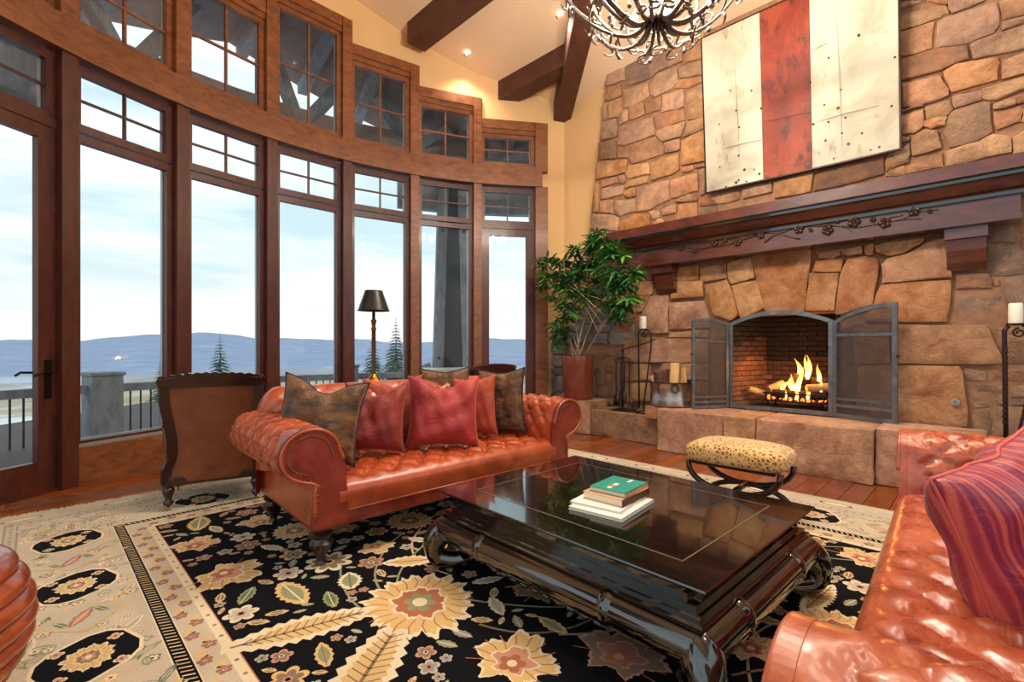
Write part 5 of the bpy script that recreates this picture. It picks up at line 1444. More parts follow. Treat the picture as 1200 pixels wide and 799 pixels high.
        for i in range(len(ins)-1):
            p, q = ins[i], ins[i+1]; sl = math.dist(p, q); kk = max(1, int(sl/0.016))
            for j in range(kk):
                f = j/kk; m.ball((fx(p[0]+(q[0]-p[0])*f), -0.014, p[1]+(q[1]-p[1])*f), 0.0055, 5, 4)
        m.build('nailheads', MT['nail'], fp, True)
    # back: swept scroll along the length
    br = 0.15; bz = back_h-br; by = D-0.13
    pts = [(D-0.27, seat_h-0.06), (D-0.285, seat_h+0.1), (D-0.275, bz-0.06)]
    for k in range(9):
        a = math.radians(176-k*27); pts.append((by+br*math.cos(a), bz+br*math.sin(a)))
    pts += [(D-0.02, bz-br*1.1), (D, bz-br*1.6), (D, base_z+0.02)]
    BP = smooth_path(pts, 4); bl_ = [0.0]
    for i in range(1, len(BP)): bl_.append(bl_[-1]+math.dist(BP[i], BP[i-1]))
    m = MB(); n = len(BP); nx = int((L+0.2)/0.024); vs = []; fs = []
    for j in range(nx+1):
        x = -0.06+(L+0.12)*j/nx
        e = min(j, nx-j)/nx*(L+0.12)
        shr = 0.0 if e > 0.16 else (1-math.sqrt(max(0, 1-((0.16-e)/0.16)**2)))
        for i, (y, z) in enumerate(BP):
            h = tuft(x/0.21, bl_[i]/0.2)
            k = max(0, min(1, (bl_[i]-0.08)/0.1))*max(0, min(1, (0.62-bl_[i])/0.1))
            q0 = BP[max(i-1, 0)]; q1 = BP[min(i+1, n-1)]; ty, tz = q1[0]-q0[0], q1[1]-q0[1]; l_ = math.hypot(ty, tz)
            d = 0.022*k*(h-0.8)
            yy, zz = y-tz/l_*d, z+ty/l_*d
            yy = yy+(by-yy)*shr; zz = zz+(min(zz, bz-0.1)-zz)*shr if zz > bz-0.1 else zz
            vs.append((x, yy, zz))
    for j in range(nx):
        for i in range(n-1): fs.append((j*n+i, j*n+i+1, (j+1)*n+i+1, (j+1)*n+i))
    fs.append(tuple(range(n))); fs.append(tuple(nx*n+i for i in range(n)))
    m.add(vs, fs); m.build('back', MT[mat], t, True)
    lp = turned_leg(legh)
    for (x, y) in ((0.07, 0.07), (L-0.07, 0.07), (0.07, D-0.07), (L-0.07, D-0.07)):
        m = MB(); m.lathe(lp, 18, (x, y, 0)); m.build('leg', MT['mahogany'], t, True, angle=60)
    return t
RUGZ = 0.013
sofa((-1.09, 2.62, RUGZ), math.radians(42.5), 2.10, 1.02, 'cognac leather tufted sofa with rolled arms heaped with pillows, facing the coffee table', 'leather', 'leather_side', arm_h=0.79, back_h=0.955)
f0 = P(0.345, 3.50, RUGZ)
sofa((f0.x, f0.y, RUGZ), math.radians(227.4), 2.56, 1.0, 'aged oxblood leather tufted sofa in the near right foreground', 'leather_red', 'leather_red', arm_h=0.76, back_h=0.90, seat_h=0.45)
# ================================================================== pillows
def pillow(c, w, h, th, rz, tilt, mat, label, notch=0.0, roll=0.0, seed=0, trim=None, piping=None, ears=0.12, group='throw pillows on the far sofa'):
    o = empty('throw_pillow', c, 0, label, 'pillow', group)
    o.rotation_euler = (tilt, roll, rz)     # local x right, z up, -y towards the viewer
    r = random.Random(seed); ph = [r.uniform(0, 6) for _ in range(6)]
    N = 34
    def shape(u, v, sgn):
        x, z = 2*u-1, 2*v-1
        px = x*(1-ears*(1-z*z)**0.8*abs(x)**1.5); pz = z*(1-ears*(1-x*x)**0.8*abs(z)**1.5)
        t = max(0.0, (1-x**4)*(1-z**4))**0.55
        wr = 0.02*math.sin(5*x+3*z+ph[0])+0.012*math.sin(9*z-4*x+ph[1])+0.008*math.sin(15*x+ph[2]+5*z)
        y = sgn*th/2*t*(1+wr*4)
        if notch:
            g = math.exp(-(x/0.42)**2)*max(0, (z+0.3)/1.3)
            pz -= notch*g*1.0
            y *= 1-0.25*g
            y += -0.02*math.sin(x*9+ph[3])*g
        return (px*w/2, y, pz*h/2)
    m = MB()
    m.grid(lambda u, v: shape(u, v, -1), N, N); m.grid(lambda u, v: shape(u, v, 1), N, N)
    m.build('cover', MT[mat], o, True)
    edge = []
    for k in range(N): edge.append(shape(k/N, 0, 0))
    for k in range(N): edge.append(shape(1, k/N, 0))
    for k in range(N): edge.append(shape(1-k/N, 1, 0))
    for k in range(N): edge.append(shape(0, 1-k/N, 0))
    if trim or piping:
        m = MB(); m.tube(edge, 0.007 if trim else 0.006, 6, closed=True); m.build('trim' if trim else 'piping', MT[trim or piping], o, True)
    return o
SX = Vector((math.cos(math.radians(42.5)), math.sin(math.radians(42.5)), 0)); SY = Vector((-SX.y, SX.x, 0)); SO = Vector((-1.09, 2.62, 0))
def on_sofa(x, y, z): return SO+SX*x+SY*y+Vector((0, 0, z))
R0 = math.radians(42.5)
tl_ = -0.28
pillow(on_sofa(0.21, 0.46, 0.775), 0.54, 0.55, 0.22, math.radians(8), -0.26, 'velvet_brown', 'brown mottled velvet pillow with dark tips against the left arm', 0.30, 0.14, 1, trim='velvet_dark')
pillow(on_sofa(0.62, 0.52, 0.735), 0.45, 0.50, 0.19, math.radians(14), -0.22, 'silk_red', 'dark red silk pillow right of the brown velvet one', 0.28, 0.06, 2)
pillow(on_sofa(0.90, 0.73, 0.765), 0.48, 0.50, 0.12, math.radians(24), -0.18, 'silk_orange', 'orange red pillow at the back, behind the crimson one', 0.24, -0.04, 3)
pillow(on_sofa(1.13, 0.40, 0.745), 0.57, 0.56, 0.23, math.radians(12), -0.20, 'silk_crimson', 'crimson silk pillow with notched top, front of the heap', 0.28, 0.03, 4)
pillow(on_sofa(1.56, 0.56, 0.735), 0.40, 0.52, 0.13, math.radians(-14), -0.18, 'silk_orange', 'plain orange pillow leaning left of the patterned brown pillow', 0.05, -0.10, 5)
pillow(on_sofa(1.83, 0.53, 0.765), 0.46, 0.57, 0.13, math.radians(-22), -0.14, 'velvet_brown', 'brown and black patterned velvet pillow by the right arm', 0.06, -0.06, 6, trim='velvet_dark')
pillow(on_sofa(1.43, 0.80, 0.80), 0.44, 0.52, 0.11, math.radians(20), -0.10, 'velvet_brown', 'dark trimmed brown pillow half hidden at the back of the sofa', 0.06, -0.02, 8, trim='velvet_dark')
pillow((1.58, 1.50, 0.675), 0.56, 0.50, 0.25, math.radians(22), -0.25, 'silk_magenta', 'large magenta striped silk pillow on the foreground sofa', 0.05, -0.22, 7, ears=0.07, piping='piping_magenta', group='')
# ================================================================== carved armchairs
def armchair(loc, rz, label):
    t = empty('carved_armchair', loc, rz, label, 'armchair', 'carved mahogany armchairs')
    # local: back panel faces -y (towards the viewer), seat towards +y
    W = 0.66
    def side_x(z): return 0.31+0.02*math.cos((z-0.2)*3.0)+(0.02 if z > 0.6 else 0.0)
    zz = [0.21, 0.30, 0.40, 0.52, 0.66, 0.80, 0.94]
    xs = [0.325, 0.32, 0.288, 0.282, 0.30, 0.322, 0.33]
    yb = [0.0, -0.005, -0.015, -0.03, -0.05, -0.075, -0.10]
    for sg in (-1, 1):
        m = MB(); vs = []; fs = []
        sp = smooth_path([(x, y, z) for x, y, z in zip(xs, yb, zz)], 5)
        for (x, y, z) in sp:
            for (dx, dy) in ((-0.055, 0.0), (0.0, -0.012), (0.015, 0.02), (0.0, 0.06), (-0.055, 0.06)): vs.append((sg*(x+dx), y+dy, z))
        for i in range(len(sp)-1):
            for k in range(5): fs.append((i*5+k, i*5+(k+1) % 5, i*5+5+(k+1) % 5, i*5+5+k))
        fs += [tuple(range(5)), tuple((len(sp)-1)*5+k for k in range(5))]
        m.add(vs, fs); m.build('back_stile', MT['mahogany'], t, True, angle=35)
    m = MB(); vs = []; fs = []
    sp = smooth_path([(x, y, z) for x, y, z in zip(xs, yb, zz)], 4)
    for (x, y, z) in sp: vs += [(-x+0.05, y+0.004, z), (-x*0.4, y-0.008, z), (x*0.4, y-0.008, z), (x-0.05, y+0.004, z)]
    for i in range(len(sp)-1):
        for k in range(3): fs.append((i*4+k, i*4+k+1, i*4+5+k, i*4+4+k))
    m.add(vs, fs); pn = m.build('back_panel', MT['chair_leather'], t, True)
    m = MB()
    for (x, y, z) in smooth_path([(x, y, z) for x, y, z in zip(xs, yb, zz)], 9)[3:]:
        for sg in (-1, 1): m.ball((sg*(x-0.062), y-0.002, z), 0.004, 5, 4)
    for k in range(40):
        x = -0.26+0.52*k/39; m.ball((x, -0.004-0.0, 0.245), 0.004, 5, 4); m.ball((x, -0.104, 0.925), 0.004, 5, 4)
    m.build('nailheads', MT['nail'], pn, True)
    m = MB(); m.bbox((0, 0.025, 0.225), (0.66, 0.06, 0.075), 0.008); m.build('rear_rail', MT['mahogany'], t)
    # crest with carved scallops
    m = MB(); poly = [(-0.335, 0.93)]; N = 46
    for k in range(N+1):
        x = -0.345+0.69*k/N
        poly.append((x, 1.00+0.012*abs(math.sin(k*0.85))+0.03*(1-(x/0.345)**2)-(0.02 if k in (0, N) else 0)))
    poly.append((0.335, 0.93))
    m.prism(poly, lambda x, z, d: (x, d-0.1-(z-0.93)*0.3, z), -0.015, 0.055); cr = m.build('crest_rail', MT['mahogany'], t)
    m = MB()
    for k in range(24):
        x = -0.32+0.64*k/23; m.ball((x, -0.125, 0.985+0.028*(1-(x/0.345)**2)), 0.018, 6, 4, sc=(1, 0.8, 0.8))
    m.build('carved_beads', MT['mahogany'], cr, True)
    m = MB(); m.bbox((0, 0.36, 0.27), (0.64, 0.66, 0.12), 0.015); m.build('seat_frame', MT['mahogany'], t)
    m = MB(); m.bbox((0, 0.37, 0.385), (0.54, 0.60, 0.13), 0.04); m.build('seat_cushion', MT['chair_leather'], t, True, angle=60)
    m = MB(); m.bbox((0, 0.07, 0.66), (0.50, 0.12, 0.50), 0.04); m.build('inner_back', MT['chair_leather'], t, True, angle=60)
    for sg in (-1, 1):
        m = MB(); m.bbox((sg*0.29, 0.34, 0.52), (0.09, 0.56, 0.20), 0.03); m.build('arm_pad', MT['chair_leather'], t, True, angle=60)
        m = MB(); m.tube(smooth_path([(sg*0.3, 0.03, 0.66), (sg*0.31, 0.3, 0.645), (sg*0.32, 0.56, 0.64), (sg*0.32, 0.64, 0.6), (sg*0.31, 0.62, 0.5), (sg*0.3, 0.62, 0.3)], 4), 0.028, 8); m.build('arm_rail', MT['mahogany'], t, True)
    for (x, y) in ((-0.29, 0.03), (0.29, 0.03), (-0.29, 0.62), (0.29, 0.62)):
        m = MB(); m.lathe([(0.018, 0.035), (0.032, 0.05), (0.036, 0.065), (0.024, 0.078), (0.022, 0.09), (0.036, 0.13), (0.042, 0.155), (0.030, 0.17), (0.036, 0.18), (0.04, 0.20), (0.04, 0.215)], 16, (x, y, 0)); lg_ = m.build('leg', MT['mahogany'], t, True, angle=60)
        m = MB(); m.tube([(x-0.008, y, 0.016), (x+0.008, y, 0.016)], 0.016, 12); m.bar((x, y, 0.016), (x, y, 0.04), 0.008, 0.008); m.build('caster', MT['brass'], lg_, True, angle=40)
    return t
# rear legs stand at (-2.557, 3.59) and (-2.24, 4.07)
armchair((-2.31, 3.70, RUGZ), math.radians(29), 'carved dark wood armchair with brown leather back beside the left sofa arm')
armchair((-0.27, 5.32, RUGZ), math.radians(50), 'carved wooden armchair mostly hidden behind the sofa, crest showing')
# ================================================================== console table + lamp
cs_c = on_sofa(1.10, 1.36, RUGZ)
cs = empty('console_table', cs_c, R0, 'slim dark console table behind the sofa, carrying the lamp', 'console table')
m = MB(); m.bbox((0, 0, 0.875), (1.5, 0.40, 0.03), 0.008); m.build('top', MT['rim'], cs)
m = MB(); m.box((0, 0, 0.82), (1.42, 0.34, 0.08)); m.build('apron', MT['mahogany'], cs)
for sx in (-0.68, 0.68):
    for sy in (-0.14, 0.14):
        m = MB(); m.lathe([(0.018, 0), (0.026, 0.05), (0.016, 0.1), (0.024, 0.5), (0.03, 0.74), (0.03, 0.80)], 12, (sx, sy, 0)); m.build('leg', MT['mahogany'], cs, True, angle=60)
lp_c = Vector((-1.262, 4.36, 0.904))
lamp = empty('table_lamp', lp_c, 0, 'tall brass lamp with a black tapered shade behind the sofa', 'lamp')
m = MB(); m.lathe([(0.085, 0), (0.088, 0.012), (0.07, 0.03), (0.045, 0.055), (0.026, 0.075), (0.018, 0.09)], 24); m.build('base', MT['brass'], lamp, True, angle=60)
m = MB(); m.lathe([(0.018, 0.08), (0.020, 0.10), (0.016, 0.12), (0.019, 0.30), (0.018, 0.48), (0.024, 0.50), (0.016, 0.52), (0.022, 0.56), (0.026, 0.575), (0.014, 0.59), (0.014, 0.68)], 16); m.build('column', MT['aged_brass'], lamp, True, angle=60)
m = MB(); m.lathe([(0.140, 0.665), (0.078, 0.845), (0.076, 0.845), (0.138, 0.665)], 32, cap=False); sh = m.build('shade', MT['shade'], lamp, True, angle=50)
m = MB()
m.tube([(0.141*math.cos(2*PI*k/32), 0.141*math.sin(2*PI*k/32), 0.666) for k in range(32)], 0.003, 5, closed=True); m.build('shade_trim', MT['aged_brass'], sh, True); m = MB(); m.tube([(0.078*math.cos(2*PI*k/32), 0.078*math.sin(2*PI*k/32), 0.845) for k in range(32)], 0.003, 5, closed=True)
m.build('shade_trim', MT['aged_brass'], sh, True)
m = MB(); m.tube([(-0.138, 0, 0.67), (0, 0, 0.69), (0.138, 0, 0.67)], 0.002, 5); m.build('spider', MT['brass'], lamp)
# ================================================================== ribbed chair at the left edge
rc_ = empty('channel_back_chair', (-1.86, 1.33, RUGZ), 0, 'glossy ribbed brown leather tub chair cut off at the left edge', 'chair')
m = MB(); pr_ = []
nrib = 8; z0, z1 = 0.10, 0.575
N = 120
for k in range(N+1):
    f = k/N; z = z0+(z1-z0)*f
    env = 0.385*(max(0.0, 1-((f-0.58)/0.72)**2)**0.5)
    rib = abs(math.sin(PI*f*nrib))**0.6*0.022
    pr_.append((env-0.02+rib, z))
top = pr_[-1]
pr_ += [(top[0]-0.05, z1+0.012), (top[0]-0.11, z1-0.01), (top[0]-0.13, 0.42), (0.02, 0.40)]
m.lathe(pr_, 72); m.build('ribbed_shell', MT['rib_leather'], rc_, True)
m = MB(); m.lathe([(0.20, 0.40), (0.22, 0.44), (0.18, 0.47), (0.02, 0.48)], 30); m.build('seat', MT['rib_leather'], rc_, True)
m = MB(); m.lathe([(0.19, 0.0), (0.20, 0.02), (0.15, 0.05), (0.14, 0.20)], 24); m.build('plinth', MT['mahogany'], rc_, True, angle=50)
# ================================================================== rug (pattern woven as coloured pile, one coloured face per motif)
C_NAVY = srgb(13, 13, 18)[:3]; C_GOLD = srgb(212, 176, 118)[:3]; C_CREAM = srgb(222, 204, 168)[:3]; C_RUST = srgb(172, 104, 76)[:3]
C_SAGE = srgb(140, 142, 104)[:3]; C_BEIGE = srgb(194, 178, 154)[:3]; C_BLUSH = srgb(196, 142, 116)[:3]; C_STONE = srgb(186, 176, 156)[:3]; C_GREY = srgb(150, 142, 130)[:3]
C_TAUPE = srgb(136, 112, 92)[:3]; C_GREEN = srgb(98, 112, 78)[:3]; C_ROSE = srgb(166, 110, 100)[:3]
rug = empty('patterned_rug', (0, 0, 0), 0, 'large oriental rug, black floral field and beige medallion border', 'rug')
RA = math.radians(0.0)
RT = 0.012
g = MB()
slab(g, RUG_A0, RUG_A1, RUG_B0, RUG_B1, 0.0005, RT)
g.c = [C_BEIGE]*len(g.c)
g.build('rug_ground', MT['rug'], rug)
pat = MB()
layer = [0]
def flat(poly, col, lay):
    z = RT+0.0003+lay*0.00015
    pat.add([P(a, b, z) for a, b in poly], [tuple(range(len(poly)))], 0, col)
def rect(a0, a1, b0, b1, col, lay): flat([(a0, b0), (a0, b1), (a1, b1), (a1, b0)], col, lay)
def radial(a, b, fn, n, col, lay, rot=0, sx=1.0, sy=1.0):
    # fan triangles about the centre keep concave outlines clean
    z = RT+0.0003+lay*0.00015
    vs = [P(a, b, z)]
    ca, sa = math.cos(rot), math.sin(rot)
    for k in range(n):
        t = 2*PI*k/n; r = fn(t); x, y = r*math.cos(t)*sx, r*math.sin(t)*sy
        vs.append(P(a+x*ca-y*sa, b+x*sa+y*ca, z))
    pat.add(vs, [(0, 1+k, 1+(k+1) % n) for k in range(n)], 0, col)
def rosette(a, b, r, cols, lay, petals=6, rot=0):
    radial(a, b, lambda t: r*(0.62+0.38*abs(math.cos(petals*t/2))**0.8), petals*8, cols[0], lay, rot)
    radial(a, b, lambda t: r*0.74*(0.60+0.40*abs(math.cos(petals*t/2))), petals*8, cols[1], lay+1, rot)
    radial(a, b, lambda t: r*0.30*(0.8+0.2*math.cos(petals*t)), 18, cols[2], lay+2, rot)
    radial(a, b, lambda t: r*0.14, 8, C_NAVY, lay+3, rot)
def saw(x): return 2*abs(x-math.floor(x+0.5))
def jag(t, n, s):
    """serrated lobes with uneven depth"""
    return saw(n*t/(2*PI))*(0.75+0.25*math.sin(3*t+s))+0.35*saw(2.5*n*t/(2*PI)+s)
def veins(a, b, r0, r1, n, col, lay, rot, w=0.006, sweep=2*PI, off=0.0):
    for k in range(n):
        t = off+rot+(-sweep/2+sweep*(k+0.5)/n)
        strip([(a+r0*math.cos(t), b+r0*math.sin(t)), (a+(r0+r1)/2*math.cos(t+0.10), b+(r0+r1)/2*math.sin(t+0.10)), (a+r1*math.cos(t+0.05), b+r1*math.sin(t+0.05))], w, col, lay)
def sunburst(a, b, r, cols, lay, teeth=18, rot=0, sx=1.0, sy=1.0):
    s = a*7+b*3
    radial(a, b, lambda t: r*(0.70+0.24*jag(t, teeth*0.75, s)), teeth*6, cols[0], lay, rot, sx, sy)
    radial(a, b, lambda t: r*0.90*(0.70+0.22*jag(t, teeth*0.75, s)), teeth*6, cols[1], lay+1, rot, sx, sy)
    veins(a, b, r*0.45, r*0.78, teeth, cols[2], lay+2, rot, r*0.018)
    radial(a, b, lambda t: r*0.50*(0.72+0.28*jag(t, 9, s)), 70, cols[0], lay+3, rot, sx, sy)
    radial(a, b, lambda t: r*0.44*(0.72+0.28*jag(t, 9, s)), 70, cols[2], lay+4, rot, sx, sy)
    radial(a, b, lambda t: r*0.27*(0.62+0.38*abs(math.cos(3*t))), 48, cols[3], lay+5, rot, sx, sy)
    radial(a, b, lambda t: r*0.12, 12, cols[0], lay+6, rot, sx, sy)
def leaf(a, b, L, W, rot, cols, lay, serr=7):
    def outline(k, s):
        pts = []
        n = serr*2
        for i in range(n+1):
            f = i/n; w = W*s*math.sin(PI*min(1, f*0.92+0.06))**0.8*(1.0-(0.22 if i % 2 else 0))
            pts.append((L*s*(f-0.5), w))
        for i in range(n, -1, -1):
            f = i/n; w = W*s*math.sin(PI*min(1, f*0.92+0.06))**0.8*(1.0-(0.22 if i % 2 else 0))
            pts.append((L*s*(f-0.5), -w))
        return pts
    ca, sa = math.cos(rot), math.sin(rot)
    for q, s in ((0, 1.0), (1, 0.68)):
        z = RT+0.0003+(lay+q)*0.00015
        o = outline(0, s); n = len(o)//2
        vs = [P(a+x*ca-y*sa, b+x*sa+y*ca, z) for x, y in o]
        fs = [(i, i+1, 2*n-2-i, 2*n-1-i) for i in range(n-1)]
        pat.add(vs, fs, 0, cols[q])
    strip([(a+ca*L*(f-0.5), b+sa*L*(f-0.5)) for f in (0.05, 0.5, 0.92)], max(0.004, W*0.12), cols[2], lay+2)
    if L > 0.3:
        for k in range(int(L/0.05)):
            f = 0.12+0.76*k/int(L/0.05); x = L*(f-0.5)
            for sg in (-1, 1):
                y = sg*W*0.55*math.sin(PI*f)**0.8; x2 = x+0.035
                strip([(a+x*ca, b+x*sa), (a+x2*ca-y*sa, b+x2*sa+y*ca)], 0.006, cols[2], lay+2)
def strip(path, w, col, lay):
    z = RT+0.0003+lay*0.00015; vs = []
    for i, (a, b) in enumerate(path):
        p = path[max(i-1, 0)]; q = path[min(i+1, len(path)-1)]
        da, db = q[0]-p[0], q[1]-p[1]; l_ = math.hypot(da, db) or 1
        vs += [P(a-db/l_*w/2, b+da/l_*w/2, z), P(a+db/l_*w/2, b-da/l_*w/2, z)]
    pat.add(vs, [(2*i, 2*i+1, 2*i+3, 2*i+2) for i in range(len(path)-1)], 0, col)
def palmette(a, b, r, cols, lay, rot):
    """fan of serrated petals on a short stalk"""
    s = a*5+b*11
    def f(t, n=11):
        tt = (t+PI) % (2*PI)-PI
        base = (1.0-0.58*(abs(tt)/PI)**1.5)*(0.86+0.14*math.cos(5*tt))
        return r*base*(0.72+0.24*jag(t, n, s))
    radial(a, b, f, 88, cols[0], lay, rot)
    radial(a, b, lambda t: 0.90*f(t), 88, cols[1], lay+1, rot)
    veins(a, b, r*0.25, r*0.72, 11, cols[3], lay+2, rot, r*0.020, PI*1.3)
    radial(a, b, lambda t: 0.56*f(t, 7), 70, cols[0], lay+3, rot)
    radial(a, b, lambda t: 0.49*f(t, 7), 70, cols[2], lay+4, rot)
    radial(a, b, lambda t: r*0.22*(0.62+0.38*abs(math.cos(2.5*t))), 40, cols[3], lay+5, rot)
    radial(a, b, lambda t: r*0.08, 10, cols[0], lay+6, rot)
# --- border bands, measured inward from the rug edge
def band(d0, d1, col, lay):
    a0, a1, b0, b1 = RUG_A0, RUG_A1, RUG_B0, RUG_B1
    rect(a0+d0, a1-d0, b0+d0, b0+d1, col, lay); rect(a0+d0, a1-d0, b1-d1, b1-d0, col, lay)
    rect(a0+d0, a0+d1, b0+d1, b1-d1, col, lay); rect(a1-d1, a1-d0, b0+d1, b1-d1, col, lay)
band(0.0, 0.05, C_STONE, 0); band(0.05, 0.215, C_BEIGE, 0)
band(0.215, 0.225, C_GREY, 1); band(0.225, 0.275, C_STONE, 0); band(0.275, 0.285, C_GREY, 1)
band(0.285, 0.74, C_BEIGE, 0)
band(0.74, 0.745, C_CREAM, 1); band(0.745, 0.80, C_NAVY, 1); band(0.80, 0.805, C_CREAM, 1)
band(0.805, 0.905, C_BEIGE, 0); band(0.905, 0.945, C_CREAM, 1); band(0.945, 0.95, C_RUST, 1)
FA0, FA1, FB0, FB1 = RUG_A0+0.95, RUG_A1-0.95, RUG_B0+0.95, RUG_B1-0.95
rect(FA0, FA1, FB0, FB1, C_NAVY, 0)
qr = random.Random(12)
def along(side, s, d):
    """point at run s along a side, distance d in from the edge"""
    if side == 0: return (RUG_A1-s, RUG_B0+d)
    if side == 1: return (RUG_A1-s, RUG_B1-d)
    if side == 2: return (RUG_A1-d, RUG_B0+s)
    return (RUG_A0+d, RUG_B0+s)
for side in range(4):
    Ls = (RUG_A1-RUG_A0) if side < 2 else (RUG_B1-RUG_B0)
    rot0 = 0 if side < 2 else PI/2
    # zig-zag guard stripe
    n = int((Ls-1.5)/0.03)
    for k in range(n):
        s = 0.76+0.03*k
        p = along(side, s, 0.752); q = along(side, s+0.018, 0.792)
        strip([p, q], 0.007, C_GOLD if k % 2 else C_CREAM, 2)
    n = int((Ls-0.5)/0.05)
    for k in range(n):
        s = 0.24+0.05*k
        radial(*along(side, s, 0.25), lambda t: 0.012, 6, C_GREY if k % 2 else C_ROSE, 2)
    n = int((Ls-1.84)/0.11)
    for k in range(n):
        s = 0.92+0.11*k
        radial(*along(side, s, 0.925), lambda t: 0.009, 8, C_ROSE if k % 2 else C_TAUPE, 2)
        # vine guard stripe
        p = [along(side, s+0.11*f, 0.855+0.035*math.sin(2*PI*f+PI*k)*1) for f in [j/8 for j in range(9)]]
        strip(p, 0.018, C_GOLD, 1)
        rosette(*along(side, s+0.03, 0.855-0.02*(1 if k % 2 else -1)), 0.03, (C_TAUPE, C_ROSE, C_CREAM), 2, 5)
    # medallions
    n = int((Ls-0.9)/0.80)
    st = (Ls-0.9)/n
    for k in range(n+1):
        s = 0.45+0.07+st*k+ (0.32 if k == 0 and False else 0)
        c = along(side, min(s, Ls-0.5), 0.513)
        if side < 2:
            c = (RUG_A1-(0.87+0.80*k), c[1])
            if c[0] < RUG_A0+0.4: continue
        elif c[1] < RUG_B0+1.0 or c[1] > RUG_B1-1.0: continue
        radial(c[0], c[1], lambda t: 0.185*(1.0+0.12*abs(math.cos(2*t))), 16, C_CREAM, 12, rot0+PI/8, 1.0, 0.86)
        radial(c[0], c[1], lambda t: 0.170*(1.0+0.12*abs(math.cos(2*t))), 16, C_NAVY, 13, rot0+PI/8, 1.0, 0.86)
        sunburst(c[0], c[1], 0.112, (C_CREAM, C_GOLD, C_TAUPE, C_BLUSH), 14, 16, 0, 1, 0.85)
        for j in range(4):
            t = PI/4+j*PI/2+rot0
            rosette(c[0]+0.148*math.cos(t), c[1]+0.13*math.sin(t), 0.028, (C_CREAM, C_BLUSH, C_GREY), 14, 4)
        # cartouche between medallions
        e = (c[0]-0.40, c[1]) if side < 2 else (c[0], c[1]+0.40)
        radial(e[0], e[1], lambda t: 0.16*(1-0.28*abs(math.sin(2*t))), 24, C_GOLD, 10, rot0)
        radial(e[0], e[1], lambda t: 0.145*(1-0.28*abs(math.sin(2*t))), 24, C_STONE, 11, rot0)
        leaf(e[0], e[1], 0.17, 0.032, rot0+0.5, (C_ROSE, C_BLUSH, C_CREAM), 12, 4)
        leaf(e[0]+0.03, e[1]+0.07, 0.10, 0.018, rot0-0.5, (C_SAGE, C_GREEN, C_CREAM), 12, 3); leaf(e[0]-0.03, e[1]-0.07, 0.10, 0.018, rot0-0.5, (C_SAGE, C_GREEN, C_CREAM), 12, 3)
    # small sprigs scattered over the border ground
    for k in range(int(Ls*75)):
        s = qr.uniform(0.3, Ls-0.3); d = qr.uniform(0.31, 0.72); c = along(side, s, d)
        col = qr.choice([C_SAGE, C_ROSE, C_STONE, C_GREY, C_GOLD, C_GREEN, C_CREAM])
        if qr.random() < 0.6: leaf(c[0], c[1], qr.uniform(0.05, 0.14), qr.uniform(0.008, 0.022), qr.uniform(0, PI), (col, C_STONE, col), 1+0.01*k, 3)
        else: rosette(c[0], c[1], qr.uniform(0.014, 0.034), (col, C_CREAM, C_ROSE), 1+0.01*k, 5)
    for k in range(int(Ls*13)):
        s = qr.uniform(0.35, Ls-0.35); c = along(side, s, qr.choice([0.35, 0.40, 0.62, 0.67])+qr.uniform(-0.02, 0.02)); kk = qr.random(); lay_ = 4+0.02*k
        if kk < 0.4: palmette(c[0], c[1], qr.uniform(0.045, 0.075), qr.choice([(C_STONE, C_GOLD, C_ROSE, C_CREAM), (C_CREAM, C_SAGE, C_STONE, C_ROSE), (C_STONE, C_GREY, C_CREAM, C_SAGE)]), lay_*0.5, qr.uniform(0, 6.28))
        else: leaf(c[0], c[1], qr.uniform(0.12, 0.2), qr.uniform(0.02, 0.03), qr.uniform(0, PI), qr.choice([(C_STONE, C_SAGE, C_CREAM), (C_CREAM, C_STONE, C_ROSE), (C_GREY, C_STONE, C_CREAM)]), lay_*0.5, 6)
    for k in range(int(Ls*9)):
        s = qr.uniform(0.1, Ls-0.1); d = qr.uniform(0.08, 0.19); c = along(side, s, d)
        leaf(c[0], c[1], 0.08, 0.010, rot0+qr.uniform(-0.4, 0.4), (C_STONE, C_CREAM, C_GREY), 1, 3)
    n = int(Ls/0.55)
    for k in range(n):
        s = 0.3+0.55*k
        c = along(side, s, 0.133)
        radial(c[0], c[1], lambda t: 0.05, 16, C_TAUPE if side != 1 else C_NAVY, 2, rot0, 2.2, 0.8); radial(c[0], c[1], lambda t: 0.042, 16, C_CREAM, 3, rot0, 2.2, 0.75)
